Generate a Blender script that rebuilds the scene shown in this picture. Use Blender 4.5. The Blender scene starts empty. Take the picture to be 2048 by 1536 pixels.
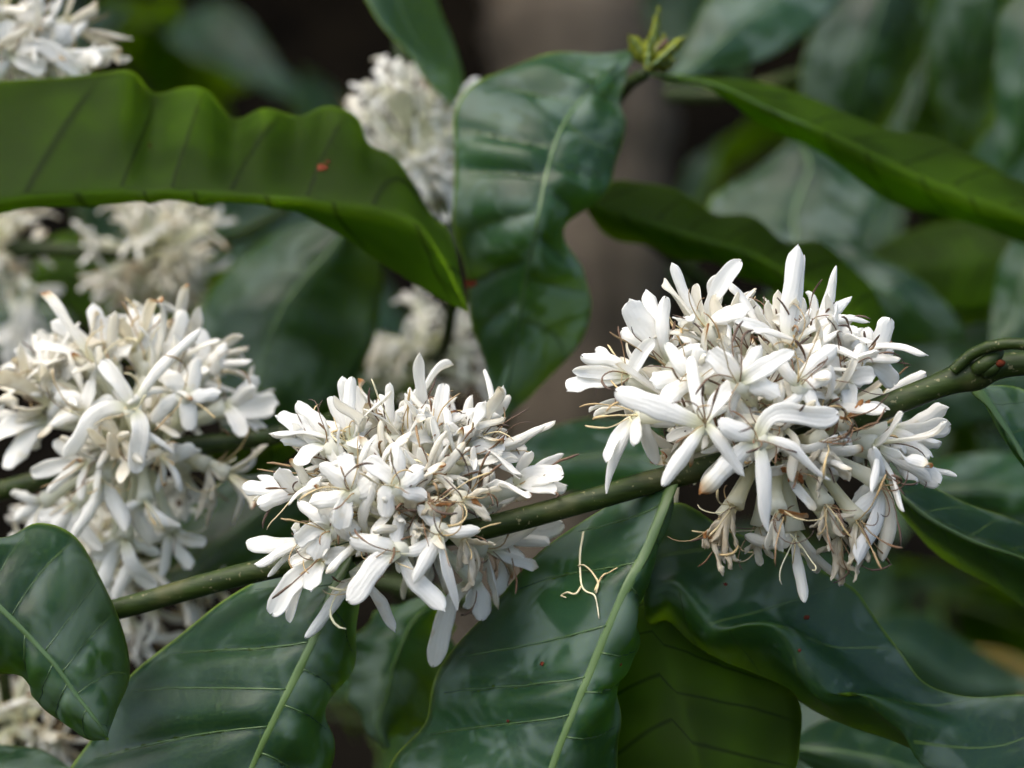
import bpy, math, random
import numpy as np
from mathutils import Vector

random.seed(7)
rng = np.random.default_rng(11)
sc = bpy.context.scene
R = math.radians

# ------------------------------------------------------------------ camera
CAM = np.array((0.0, 0.0, 1.30))
PITCH = R(-4.0)
FOCAL, SENSOR = 80.0, 36.0
FOCUS = 0.355
cd = bpy.data.cameras.new('camera')
cam = bpy.data.objects.new('camera', cd)
sc.collection.objects.link(cam)
cam.location = CAM
cam.rotation_euler = (R(90) + PITCH, 0, 0)
cd.lens = FOCAL; cd.sensor_width = SENSOR; cd.sensor_fit = 'HORIZONTAL'
cd.clip_start = 0.01; cd.clip_end = 500
cd.dof.use_dof = True; cd.dof.focus_distance = FOCUS; cd.dof.aperture_fstop = 13.5
sc.camera = cam

# ------------------------------------------------------------------ sky, sun, exposure
SUN_EL, SUN_AZ = R(62), R(232)          # azimuth clockwise from +Y (north)
w = bpy.data.worlds.new('World'); sc.world = w; w.use_nodes = True
nt = w.node_tree; nt.nodes.clear()
sky = nt.nodes.new('ShaderNodeTexSky'); sky.sky_type = 'NISHITA'; sky.sun_disc = False
sky.sun_elevation = SUN_EL; sky.sun_rotation = SUN_AZ
sky.air_density = 1.0; sky.dust_density = 2.4; sky.ozone_density = 1.0
bg = nt.nodes.new('ShaderNodeBackground'); bg.inputs[1].default_value = 0.10
wo = nt.nodes.new('ShaderNodeOutputWorld')
nt.links.new(sky.outputs[0], bg.inputs[0]); nt.links.new(bg.outputs[0], wo.inputs[0])
sl = bpy.data.lights.new('sun', 'SUN'); sl.energy = 1.4; sl.angle = R(70); sl.color = (1.0, 0.92, 0.79)
so = bpy.data.objects.new('sun', sl); sc.collection.objects.link(so)
sd = Vector((math.sin(SUN_AZ) * math.cos(SUN_EL), math.cos(SUN_AZ) * math.cos(SUN_EL), math.sin(SUN_EL)))
so.rotation_euler = (-sd).to_track_quat('-Z', 'Y').to_euler()
sc.view_settings.view_transform = 'Standard'; sc.view_settings.look = 'None'
sc.view_settings.gamma = 1; sc.view_settings.use_curve_mapping = False
sc.view_settings.exposure = 1.75
sc.render.engine = 'CYCLES'
sc.cycles.max_bounces = 6; sc.cycles.diffuse_bounces = 5; sc.cycles.glossy_bounces = 2
sc.cycles.use_adaptive_sampling = True; sc.cycles.adaptive_threshold = 0.03
sc.cycles.transmission_bounces = 6; sc.cycles.transparent_max_bounces = 6
sc.cycles.use_denoising = True

# ------------------------------------------------------------------ helpers
F_ = np.array((0, math.cos(PITCH), math.sin(PITCH)))
U_ = np.array((0, -math.sin(PITCH), math.cos(PITCH)))
R_ = np.array((1.0, 0, 0))
TX = SENSOR / 2 / FOCAL
def P(x, y, d):
    """a point at distance d (metres along the view axis) seen at photo position x, y"""
    return CAM + d * (F_ + R_ * ((x - 1024) / 1024 * TX) - U_ * ((y - 768) / 1024 * TX))
def pix(p):
    q = np.asarray(p) - CAM
    d = q @ F_
    return np.stack([(q @ R_) / d / TX * 1024 + 1024, 768 - (q @ U_) / d / TX * 1024, d], -1)
def nrm(v):
    v = np.asarray(v, float); n = np.linalg.norm(v)
    return v / n if n > 1e-12 else np.array((0, 0, 1.0))

def catmull(pts, ts):
    """pts (n,k) ; ts in [0,n-1] ; Catmull-Rom through the points"""
    pts = np.asarray(pts, float); n = len(pts)
    if n == 1: return np.repeat(pts, len(ts), 0)
    ext = np.vstack([2 * pts[0] - pts[1], pts, 2 * pts[-1] - pts[-2]])
    i = np.clip(np.floor(ts).astype(int), 0, n - 2); f = (ts - i)[:, None]
    p0, p1, p2, p3 = ext[i], ext[i + 1], ext[i + 2], ext[i + 3]
    return 0.5 * ((2 * p1) + (-p0 + p2) * f + (2 * p0 - 5 * p1 + 4 * p2 - p3) * f ** 2 + (-p0 + 3 * p1 - 3 * p2 + p3) * f ** 3)

class MB:
    """collects geometry, builds one mesh object"""
    def __init__(s): s.v = []; s.f = []; s.m = []; s.age = []; s.tp = []; s.uv = []; s.n = 0
    def add(s, verts, faces, mat=0, age=0.0, tp=0.5, uv=None):
        verts = np.asarray(verts, float); k = len(verts)
        s.v.append(verts)
        s.f += [tuple(int(a) + s.n for a in f) for f in faces]
        s.m += list(mat) if hasattr(mat, '__len__') else [mat] * len(faces)
        s.age.append(np.broadcast_to(np.asarray(age, float), (k,)))
        s.tp.append(np.broadcast_to(np.asarray(tp, float), (k,)))
        s.uv.append(np.zeros((k, 3)) if uv is None else uv)
        s.n += k
    def mesh(s, name, mats):
        me = bpy.data.meshes.new(name)
        me.from_pydata(np.concatenate(s.v).tolist(), [], s.f)
        for m in mats: me.materials.append(m)
        me.polygons.foreach_set('material_index', s.m)
        me.polygons.foreach_set('use_smooth', [True] * len(s.f))
        a = me.attributes.new('age', 'FLOAT', 'POINT'); a.data.foreach_set('value', np.concatenate(s.age))
        a = me.attributes.new('tpos', 'FLOAT', 'POINT'); a.data.foreach_set('value', np.concatenate(s.tp))
        a = me.attributes.new('leafuv', 'FLOAT_VECTOR', 'POINT'); a.data.foreach_set('vector', np.concatenate(s.uv).ravel())
        me.update()
        return me
    def build(s, name, mats, parent=None):
        o = bpy.data.objects.new(name, s.mesh(name, mats)); sc.collection.objects.link(o)
        o.parent = parent
        return o

def empty(name, loc=(0, 0, 0), parent=None):
    o = bpy.data.objects.new(name, None); sc.collection.objects.link(o)
    o.empty_display_size = 0.01
    o.parent = parent
    return o
def tag(o, label=None, cat=None, group=None, kind=None):
    if label: o['label'] = label
    if cat: o['category'] = cat
    if group: o['group'] = group
    if kind: o['kind'] = kind
    return o

def tube(mb, path, rad, sides=8, mat=0, age=0.0, tp=0.5, cap=True):
    path = np.asarray(path, float); n = len(path)
    rad = np.broadcast_to(np.asarray(rad, float), (n,))
    tan = np.gradient(path, axis=0)
    up = nrm(np.cross(tan[0], (0.3, 0.5, 0.81)))
    V = []
    for i in range(n):
        t = nrm(tan[i]); up = nrm(up - t * (up @ t)); s = np.cross(t, up)
        for k in range(sides):
            a = 2 * math.pi * k / sides
            V.append(path[i] + rad[i] * (math.cos(a) * up + math.sin(a) * s))
    Fc = []
    for i in range(n - 1):
        for k in range(sides):
            a, b = i * sides + k, i * sides + (k + 1) % sides
            Fc.append((a, b, b + sides, a + sides))
    if cap:
        Fc.append(tuple(range(sides - 1, -1, -1))); Fc.append(tuple((n - 1) * sides + k for k in range(sides)))
    ag = np.repeat(np.broadcast_to(np.asarray(age, float), (n,)), sides)
    tt = np.repeat(np.broadcast_to(np.asarray(tp, float), (n,)), sides)
    mb.add(V, Fc, mat, ag, tt)

# ------------------------------------------------------------------ materials
class NT:
    def __init__(s, name):
        s.m = bpy.data.materials.new(name); s.m.use_nodes = True
        s.t = s.m.node_tree; s.t.nodes.clear()
        s.out = s.n('ShaderNodeOutputMaterial')
    def n(s, typ, **kw):
        o = s.t.nodes.new(typ)
        for k, v in kw.items(): setattr(o, k, v)
        return o
    def l(s, a, b): s.t.links.new(a, b)
    def val(s, sock, v):
        if hasattr(v, 'is_output'): s.l(v, sock)
        else: sock.default_value = v
    def math(s, op, a, b=None, c=None):
        o = s.n('ShaderNodeMath', operation=op)
        s.val(o.inputs[0], a)
        if b is not None: s.val(o.inputs[1], b)
        if c is not None: s.val(o.inputs[2], c)
        return o.outputs[0]
    def mix(s, f, a, b):
        o = s.n('ShaderNodeMix', data_type='RGBA')
        s.val(o.inputs[0], f); s.val(o.inputs[6], a); s.val(o.inputs[7], b)
        return o.outputs[2]
    def ramp(s, f, stops):
        o = s.n('ShaderNodeValToRGB'); e = o.color_ramp.elements
        while len(e) < len(stops): e.new(0.5)
        for i, (p, c) in enumerate(stops): e[i].position = p; e[i].color = c if len(c) == 4 else (*c, 1)
        s.l(f, o.inputs[0]); return o.outputs[0]
    def noise(s, scale, detail=3, rough=0.55, vec=None, dist=0.0):
        o = s.n('ShaderNodeTexNoise'); o.inputs['Scale'].default_value = scale
        o.inputs['Detail'].default_value = detail; o.inputs['Roughness'].default_value = rough
        o.inputs['Distortion'].default_value = dist
        if vec is None: vec = s.n('ShaderNodeTexCoord').outputs['Object']
        s.l(vec, o.inputs['Vector']); return o.outputs[0]
    def smooth(s, x, a, b):
        o = s.n('ShaderNodeMapRange', interpolation_type='SMOOTHSTEP')
        s.val(o.inputs[0], x); o.inputs[1].default_value = a; o.inputs[2].default_value = b
        return o.outputs[0]
    def attr(s, name):
        return s.n('ShaderNodeAttribute', attribute_name=name)
def c4(*c): return (*c, 1.0)

def leaf_material(name, base, dark, vein, margin, rough, transl, tcol, dust, spec=0.5, veinw=0.03, skew_attr=True):
    s = NT(name)
    uv = s.attr('leafuv'); sp = s.n('ShaderNodeSeparateXYZ'); s.l(uv.outputs['Vector'], sp.inputs[0])
    ph, v, _ = sp.outputs                      # ph: vein phase, v: -1..1 across
    av = s.math('ABSOLUTE', v)
    fr = s.math('FRACT', ph)
    dist = s.math('ABSOLUTE', s.math('SUBTRACT', fr, 0.5))       # 0.5 at vein, 0 between
    vm = s.smooth(dist, 0.5 - veinw, 0.5)
    vm = s.math('MULTIPLY', vm, s.smooth(av, 1.0, 0.75))
    mm = s.smooth(av, 0.972, 0.992)
    n1 = s.noise(38, 2, 0.6); n2 = s.noise(320, 2, 0.6); n3 = s.noise(95, 2, 0.65, dist=0.6)
    oi = s.n('ShaderNodeObjectInfo')
    col = s.mix(s.smooth(n1, 0.3, 0.7), dark, base)
    # thin film of dust, in patches between the veins
    dm = s.math('MULTIPLY', s.smooth(n3, 0.46, 0.60), s.smooth(n1, 0.36, 0.56))
    dm = s.math('MULTIPLY', dm, dust)
    dm = s.math('ADD', dm, s.math('MULTIPLY', s.smooth(n2, 0.66, 0.74), dust * 0.35))
    col = s.mix(dm, col, c4(0.12, 0.165, 0.145))
    # fine net veins
    vo = s.n('ShaderNodeTexVoronoi', feature='DISTANCE_TO_EDGE'); vo.inputs['Scale'].default_value = 900
    s.l(s.n('ShaderNodeTexCoord').outputs['Object'], vo.inputs['Vector'])
    net = s.smooth(vo.outputs['Distance'], 0.10, 0.0)
    col = s.mix(s.math('MULTIPLY', net, 0.18), col, vein)
    col = s.mix(s.math('MULTIPLY', vm, 0.75), col, vein)
    col = s.mix(s.math('MULTIPLY', mm, 0.8), col, margin)
    hs = s.n('ShaderNodeHueSaturation'); s.l(col, hs.inputs['Color'])
    s.l(s.math('ADD', s.math('MULTIPLY', oi.outputs['Random'], 0.5), 0.75), hs.inputs['Value'])
    col = hs.outputs[0]
    b = s.n('ShaderNodeBsdfPrincipled'); s.l(col, b.inputs['Base Color'])
    rr = s.math('ADD', s.math('MULTIPLY', dm, 0.25), s.math('ADD', rough, s.math('MULTIPLY', n1, 0.12)))
    s.l(rr, b.inputs['Roughness']); b.inputs['Specular IOR Level'].default_value = spec
    bp = s.n('ShaderNodeBump'); bp.inputs['Strength'].default_value = 0.35; bp.inputs['Distance'].default_value = 0.0004
    hgt = s.math('ADD', s.math('MULTIPLY', n2, 0.5), s.math('MULTIPLY', net, -0.06))
    hgt = s.math('ADD', hgt, s.math('MULTIPLY', n3, 0.8))
    s.l(hgt, bp.inputs['Height']); s.l(bp.outputs[0], b.inputs['Normal'])
    tr = s.n('ShaderNodeBsdfTranslucent')
    tc = s.mix(s.math('MULTIPLY', vm, 0.7), tcol, c4(tcol[0] * .25, tcol[1] * .25, tcol[2] * .2))
    tc = s.mix(s.smooth(n1, 0.35, 0.65), s.mix(0.35, tc, c4(0.1, 0.16, 0.01)), tc)
    s.l(tc, tr.inputs['Color'])
    mx = s.n('ShaderNodeMixShader'); mx.inputs[0].default_value = transl
    s.l(b.outputs[0], mx.inputs[1]); s.l(tr.outputs[0], mx.inputs[2]); s.l(mx.outputs[0], s.out.inputs[0])
    return s.m

TCOL = c4(0.62, 0.84, 0.06)
M_TOP = leaf_material('leaf_upper_side', c4(0.008, 0.040, 0.019), c4(0.004, 0.021, 0.011), c4(0.085, 0.145, 0.03), c4(0.15, 0.22, 0.03), 0.34, 0.38, TCOL, 0.62, spec=0.42)
M_UND = leaf_material('leaf_under_side', c4(0.030, 0.055, 0.006), c4(0.020, 0.040, 0.004), c4(0.010, 0.018, 0.003), c4(0.12, 0.18, 0.02), 0.55, 0.66, TCOL, 0.0, spec=0.15, veinw=0.07)
M_YNG = leaf_material('young_leaf_side', c4(0.15, 0.17, 0.012), c4(0.10, 0.12, 0.01), c4(0.25, 0.3, 0.05), c4(0.3, 0.33, 0.05), 0.35, 0.35, c4(0.8, 0.85, 0.08), 0.0)
M_YEL = leaf_material('yellowed_leaf_side', c4(0.16, 0.12, 0.012), c4(0.10, 0.08, 0.01), c4(0.3, 0.2, 0.03), c4(0.35, 0.25, 0.05), 0.45, 0.35, c4(0.9, 0.6, 0.06), 0.1)

def rib_material():
    s = NT('leaf_rib')
    n = s.noise(150, 3)
    col = s.mix(n, c4(0.048, 0.095, 0.020), c4(0.085, 0.135, 0.032))
    b = s.n('ShaderNodeBsdfPrincipled'); s.l(col, b.inputs['Base Color']); b.inputs['Roughness'].default_value = 0.42
    s.l(b.outputs[0], s.out.inputs[0]); return s.m
M_RIB = rib_material()
M_VEIN = rib_material(); M_VEIN.name = 'side_vein'
for nd in M_VEIN.node_tree.nodes:
    if nd.type == 'MIX': nd.inputs[6].default_value = c4(0.030, 0.070, 0.018); nd.inputs[7].default_value = c4(0.062, 0.11, 0.026)

def stem_material():
    s = NT('green_stem')
    tc = s.n('ShaderNodeTexCoord')
    mp = s.n('ShaderNodeMapping'); mp.inputs['Scale'].default_value = (0.15, 1, 1); mp.inputs['Rotation'].default_value = (0, R(20), 0)
    s.l(tc.outputs['Object'], mp.inputs[0])
    n = s.noise(900, 4, 0.6, mp.outputs[0]); n2 = s.noise(120, 4); n3 = s.noise(1500, 2, 0.5, mp.outputs[0])
    col = s.mix(s.smooth(n, 0.3, 0.7), c4(0.012, 0.022, 0.003), c4(0.026, 0.043, 0.006))
    col = s.mix(s.smooth(n2, 0.5, 0.72), col, c4(0.05, 0.055, 0.016))
    col = s.mix(s.smooth(s.noise(900, 2), 0.64, 0.70), col, c4(0.13, 0.125, 0.06))
    b = s.n('ShaderNodeBsdfPrincipled'); s.l(col, b.inputs['Base Color']); b.inputs['Roughness'].default_value = 0.5; b.inputs['Specular IOR Level'].default_value = 0.22
    bp = s.n('ShaderNodeBump'); bp.inputs['Strength'].default_value = 0.2; bp.inputs['Distance'].default_value = 0.0003
    s.l(n3, bp.inputs['Height']); s.l(bp.outputs[0], b.inputs['Normal'])
    s.l(b.outputs[0], s.out.inputs[0]); return s.m
M_STEM = stem_material()

def petal_material():
    s = NT('white_petal')
    age = s.attr('age').outputs['Fac']; tp = s.attr('tpos').outputs['Fac']
    n = s.noise(420, 2, 0.6); nf = s.noise(1900, 1, 0.6)
    a = s.math('ADD', age, s.math('MULTIPLY', s.math('SUBTRACT', n, 0.5), s.math('MULTIPLY', age, 1.2)))
    pv = s.n('ShaderNodeSeparateXYZ'); s.l(s.attr('leafuv').outputs['Vector'], pv.inputs[0])
    stripe = s.math('SINE', s.math('ADD', s.math('MULTIPLY', pv.outputs[0], 15.0), s.math('MULTIPLY', n, 5.0)))
    stripe = s.math('MULTIPLY', s.math('ADD', stripe, 1.0), 0.5)
    br = s.math('MULTIPLY', s.smooth(s.noise(260, 2, 0.6), 0.60, 0.72), s.smooth(pv.outputs[2], 0.45, 1.0))
    a = s.math('ADD', a, s.math('MULTIPLY', br, 0.20))
    fresh = s.mix(s.smooth(tp, 0.0, 0.30), c4(0.78, 0.78, 0.58), c4(0.95, 0.945, 0.92))
    aged = s.ramp(a, [(0.0, (1, 1, 1)), (0.22, (0.90, 0.86, 0.76)), (0.5, (0.66, 0.56, 0.40)), (0.75, (0.52, 0.26, 0.09)), (1.0, (0.30, 0.10, 0.03))])
    mu = s.n('ShaderNodeMix', data_type='RGBA', blend_type='MULTIPLY'); mu.inputs[0].default_value = 1
    s.l(fresh, mu.inputs[6]); s.l(aged, mu.inputs[7]); col = mu.outputs[2]
    b = s.n('ShaderNodeBsdfPrincipled'); s.l(col, b.inputs['Base Color'])
    b.inputs['Roughness'].default_value = 0.55; b.inputs['Specular IOR Level'].default_value = 0.3
    bp = s.n('ShaderNodeBump'); bp.inputs['Strength'].default_value = 0.3; bp.inputs['Distance'].default_value = 0.0003
    s.l(s.math('ADD', s.math('ADD', n, s.math('MULTIPLY', nf, 0.5)), s.math('MULTIPLY', stripe, 0.45)), bp.inputs['Height']); s.l(bp.outputs[0], b.inputs['Normal'])
    tr = s.n('ShaderNodeBsdfTranslucent'); s.l(s.mix(0.15, col, c4(0.9, 0.9, 0.7)), tr.inputs['Color'])
    mx = s.n('ShaderNodeMixShader'); mx.inputs[0].default_value = 0.55
    s.l(b.outputs[0], mx.inputs[1]); s.l(tr.outputs[0], mx.inputs[2]); s.l(mx.outputs[0], s.out.inputs[0])
    return s.m
M_PET = petal_material()

def filament_material():
    s = NT('dry_filament')
    age = s.attr('age').outputs['Fac']
    col = s.ramp(age, [(0.0, (0.72, 0.66, 0.42)), (0.35, (0.48, 0.35, 0.16)), (0.7, (0.16, 0.085, 0.04)), (1.0, (0.05, 0.03, 0.02))])
    b = s.n('ShaderNodeBsdfPrincipled'); s.l(col, b.inputs['Base Color']); b.inputs['Roughness'].default_value = 0.6
    s.l(b.outputs[0], s.out.inputs[0]); return s.m
M_FIL = filament_material()

def plain_noise(name, c1, c2, scale, rough=0.8, bump=0.4, dist=0.002, detail=6, stretch=None):
    s = NT(name)
    vec = None
    if stretch:
        mp = s.n('ShaderNodeMapping'); mp.inputs['Scale'].default_value = stretch
        s.l(s.n('ShaderNodeTexCoord').outputs['Object'], mp.inputs[0]); vec = mp.outputs[0]
    n = s.noise(scale, detail, 0.65, vec); n2 = s.noise(scale * 5, 4, 0.6, vec)
    col = s.mix(s.smooth(s.math('ADD', s.math('MULTIPLY', n, 0.7), s.math('MULTIPLY', n2, 0.3)), 0.35, 0.65), c1, c2)
    b = s.n('ShaderNodeBsdfPrincipled'); s.l(col, b.inputs['Base Color']); b.inputs['Roughness'].default_value = rough; b.inputs['Specular IOR Level'].default_value = 0.08
    bp = s.n('ShaderNodeBump'); bp.inputs['Strength'].default_value = bump; bp.inputs['Distance'].default_value = dist
    s.l(s.math('ADD', n, s.math('MULTIPLY', n2, 0.5)), bp.inputs['Height']); s.l(bp.outputs[0], b.inputs['Normal'])
    s.l(b.outputs[0], s.out.inputs[0]); return s.m
M_SOIL = plain_noise('leaf_mould_soil', c4(0.004, 0.003, 0.002), c4(0.016, 0.012, 0.007), 6, 0.95, 0.8, 0.02)
M_BARK = plain_noise('grey_brown_bark', c4(0.05, 0.040, 0.029), c4(0.16, 0.123, 0.086), 14, 0.85, 0.7, 0.01, stretch=(1, 1, 0.25))
M_DEAD = plain_noise('withered_tissue', c4(0.08, 0.05, 0.036), c4(0.17, 0.115, 0.085), 300, 0.8, 0.3, 0.0003)
M_SPOT = plain_noise('rust_spot', c4(0.035, 0.010, 0.004), c4(0.13, 0.026, 0.010), 500, 0.7, 0.3, 0.0003)
M_CROWN = plain_noise('added_canopy_leaf', c4(0.03, 0.06, 0.015), c4(0.05, 0.09, 0.02), 3, 0.6, 0.0, 0.001, 1)

# ------------------------------------------------------------------ ground (a slope added behind the plants, blocking the horizon sky)
def ground():
    n = 140
    xs = np.sign(np.linspace(-1, 1, n)) * np.abs(np.linspace(-1, 1, n)) ** 2.2 * 120
    ys = np.concatenate([-np.geomspace(120, 0.5, 30), np.linspace(-0.3, 8, 80), np.geomspace(8.5, 200, 30)])
    X, Y = np.meshgrid(xs, ys)
    t = np.clip((Y - 1.9) / 4.5, 0, None)
    Z = 0.02 * np.sin(X * 3 + Y) + 0.03 * np.sin(Y * 5.3 - X * 2.1)
    Z += np.where(t < 1, t * t * (3 - 2 * t), 1 + (t - 1) * 0.35) * 3.3
    Z += rng.normal(0, 0.015, Z.shape)
    V = np.stack([X, Y, Z], -1).reshape(-1, 3); h, w_ = X.shape
    Fc = [(i * w_ + j, i * w_ + j + 1, (i + 1) * w_ + j + 1, (i + 1) * w_ + j) for i in range(h - 1) for j in range(w_ - 1)]
    mb = MB(); mb.add(V, Fc); o = mb.build('ground', [M_SOIL]); tag(o, kind='structure')
    return o
ground()

# ------------------------------------------------------------------ leaves
def expand(rows, m):
    out = []
    for r in rows:
        if not isinstance(r[0], (tuple, list)):
            r = tuple(r) + (0,) * (3 - len(r))
            out.append([(r[0] + 0.5 * (k - m / 2), r[1] + 0.5 * (k - m / 2), r[2]) for k in range(m)])
        else:
            out.append([tuple(p) + (0,) * (3 - len(p)) for p in r])
    return out

def leaf_grid_px(rows, d0, cols=None, q=5, qa=8, rowd=None):
    """rows of photo positions with a depth offset in mm -> world grid. cols: depth offset (mm) added per column"""
    m = max(len(r) if isinstance(r[0], (tuple, list)) else 1 for r in rows)
    rows = expand(rows, m)
    cols = cols or [0] * m
    G = np.zeros((len(rows), m, 3))
    for i, r in enumerate(rows):
        # columns fade to none at both ends of the leaf
        s = math.sin(math.pi * i / (len(rows) - 1)) ** 0.6 if 0 < i < len(rows) - 1 else 0
        rd = float(np.interp(i / (len(rows) - 1), np.linspace(0, 1, len(rowd)), rowd)) if rowd else 0.0
        for j, p in enumerate(r):
            G[i, j] = P(p[0], p[1], d0 + (p[2] + cols[j] * s + rd) * 1e-3)
    return resample(G, q, qa)

def resample(G, q, qa):
    n, m, _ = G.shape
    tr = np.linspace(0, n - 1, (n - 1) * q + 1)
    A = np.stack([catmull(G[:, j], tr) for j in range(m)], 1)
    tc = np.linspace(0, m - 1, (m - 1) * qa + 1)
    return np.stack([catmull(A[i], tc) for i in range(len(tr))], 0)

def build_leaf(name, parent, G, mid, m, K=8, skew=0.8, pillow=0.5, ripple=0.0, nrip=3, top=True, mats=None, thick=0.00028,
               rib=0.00045, ribmat=None, groove=0.18, camber=0.0, rib_end=0.25, label=None, seed=0, veins=0.0, facing=None):
    n, k, _ = G.shape
    # across coordinate: -1 .. 0 at the midrib column .. 1
    c = np.linspace(0, m - 1, k)
    v = np.where(c <= mid, (c - mid) / max(mid, 1e-6), (c - mid) / max(m - 1 - mid, 1e-6))
    jm = int(np.argmin(np.abs(v)))
    seg = np.linalg.norm(np.diff(G[:, jm], axis=0), axis=1); s = np.concatenate([[0], np.cumsum(seg)]); s /= s[-1]
    S, Vv = np.meshgrid(s, v, indexing='ij')
    # normals
    def normals(G):
        du = np.gradient(G, axis=0); dv = np.gradient(G, axis=1)
        N = np.cross(du, dv); L = np.linalg.norm(N, axis=2, keepdims=True)
        return np.where(L > 1e-14, N / np.maximum(L, 1e-14), 0)
    N = normals(G)
    mean = N.reshape(-1, 3).mean(0); ctr = G.reshape(-1, 3).mean(0)
    ref = (CAM - ctr) if facing is None else np.asarray(facing, float)
    flip = (mean @ ref) < 0
    if not top: flip = not flip
    if flip: N = -N
    SS = np.linspace(0, 1, 400); warp = SS + 0.020 * np.sin(11.3 * SS + seed) + 0.012 * np.sin(23 * SS + 2.1 * seed)
    ph = np.interp(S, SS, warp) * K - skew * np.abs(Vv) ** 1.25 + np.where(Vv < 0, 0.45, 0.0)
    rr = np.random.default_rng(seed + 5)
    fr = ph - np.floor(ph); dv_ = np.minimum(fr, 1 - fr)
    win = np.clip(1 - np.abs(Vv) ** 6, 0, 1) * np.clip(np.abs(Vv) * 5, 0, 1) * np.sin(np.pi * np.clip(S, 0.01, .99)) ** 0.4
    h = pillow * 1e-3 * (np.sin(np.pi * fr) ** 0.8 - 0.5) * win * (0.55 + 0.45 * np.sin(3.1 * ph + seed))
    h -= groove * 1e-3 * np.exp(-(dv_ / 0.045) ** 2) * win
    h -= 0.35e-3 * np.exp(-(np.abs(Vv) / 0.05) ** 2) * (1 - S)
    edge = np.abs(Vv) ** 2.5 * np.sin(np.pi * S) ** 0.7
    p1, p2 = rr.uniform(0, 6.28, 2)
    h += ripple * 1e-3 * edge * np.where(Vv < 0, np.sin(2 * np.pi * nrip * S + p1), np.sin(2 * np.pi * nrip * 1.13 * S + p2))
    h += camber * 1e-3 * (np.abs(Vv) * (1 - np.abs(Vv)) * 4) * np.sin(np.pi * S)
    h += 0.25e-3 * np.sin(S * 17 + Vv * 5 + seed) * np.sin(S * 9 - Vv * 7 + 1.3 * seed)
    T = G + N * h[..., None]
    N2 = normals(T)
    if flip: N2 = -N2
    B = T - N2 * thick
    uv = np.stack([ph, Vv, S], -1).reshape(-1, 3)
    idx = lambda i, j: i * k + j
    ft = [(idx(i, j), idx(i, j + 1), idx(i + 1, j + 1), idx(i + 1, j)) for i in range(n - 1) for j in range(k - 1)]
    if not flip: pass
    # orientation of the grid faces: (i,j)->(i,j+1)->(i+1,j+1) has normal cross(dv,du) = -cross(du,dv)
    top_faces = [f[::-1] for f in ft] if not flip else ft
    off = n * k
    bot_faces = [tuple(a + off for a in f[::-1]) for f in top_faces]
    rim = []
    bd = [(idx(i, 0), idx(i + 1, 0)) for i in range(n - 1)] + [(idx(i + 1, k - 1), idx(i, k - 1)) for i in range(n - 1)]
    for a, b in bd: rim.append((a, b, b + off, a + off) if flip else (b, a, a + off, b + off))
    mb = MB()
    mb.add(np.concatenate([T.reshape(-1, 3), B.reshape(-1, 3)]), top_faces + bot_faces + rim,
           [0] * len(top_faces) + [1] * len(bot_faces) + [0] * len(rim), uv=np.concatenate([uv, uv]))
    o = mb.build(name, mats or [M_TOP, M_UND], parent)
    if label: o['label'] = label
    if rib:
        mr = MB(); path = (T[:, jm] + B[:, jm]) / 2 + N2[:, jm] * 0.0002
        path = path[:-1]
        sp = np.linspace(0, 1, len(path))
        wr = (rib * (1 - sp) ** 0.7 * 0.95 + rib * rib_end * 0.6) * (1 + 0.06 * np.sin(sp * 31)); tn = np.gradient(path, axis=0); Vr = []
        for i in range(len(path)):          # a low rounded ridge, lens-shaped in section
            tg = nrm(tn[i]); nn = N2[i, jm] if np.linalg.norm(N2[i, jm]) > .5 else nrm(mean); nn = nrm(nn - tg * (nn @ tg)); sd2 = np.cross(tg, nn)
            for q in range(10):
                an = 2 * math.pi * q / 10; Vr.append(path[i] + wr[i] * (math.cos(an) * sd2 + 0.34 * math.sin(an) * nn))
        Fr = [(i * 10 + q, i * 10 + (q + 1) % 10, i * 10 + 10 + (q + 1) % 10, i * 10 + 10 + q) for i in range(len(path) - 1) for q in range(10)]
        mr.add(Vr, Fr)
        mr.build('midrib', [ribmat or M_VEIN], o)
    if veins:
        def at(s_, v_):
            fi = np.interp(s_, s, np.arange(n)); fj = np.interp(v_, v, np.arange(k))
            i0, j0 = min(int(fi), n - 2), min(int(fj), k - 2); u_, w_ = fi - i0, fj - j0
            return (T[i0, j0] * (1 - u_) + T[i0 + 1, j0] * u_) * (1 - w_) + (T[i0, j0 + 1] * (1 - u_) + T[i0 + 1, j0 + 1] * u_) * w_
        for sgn in (-1, 1):
            for kk in range(1, int(K) + 1):
                pv = np.linspace(0.03, 0.90, 16); ss = (kk + skew * pv ** 1.25 - (0.45 if sgn < 0 else 0.0)) / K; ss = np.interp(ss, warp, SS)
                ok = (ss > 0.03) & (ss < 0.95)
                if ok.sum() < 5: continue
                pa = np.array([at(s1, sgn * v1) for s1, v1 in zip(ss[ok], pv[ok])]); mv = MB()
                tube(mv, pa, veins * (1 - 0.75 * pv[ok]), 6); mv.build('side_vein', [M_VEIN if top else M_UND], o)
    return o, T, N2

def leafpx(name, parent, rows, d0, cols=None, mid=1, q=5, qa=8, rowd=None, **kw):
    m = max(len(r) if isinstance(r[0], (tuple, list)) else 1 for r in rows)
    G = leaf_grid_px(rows, d0, cols, q, qa, rowd)
    return build_leaf(name, parent, G, mid, m, **kw)

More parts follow.
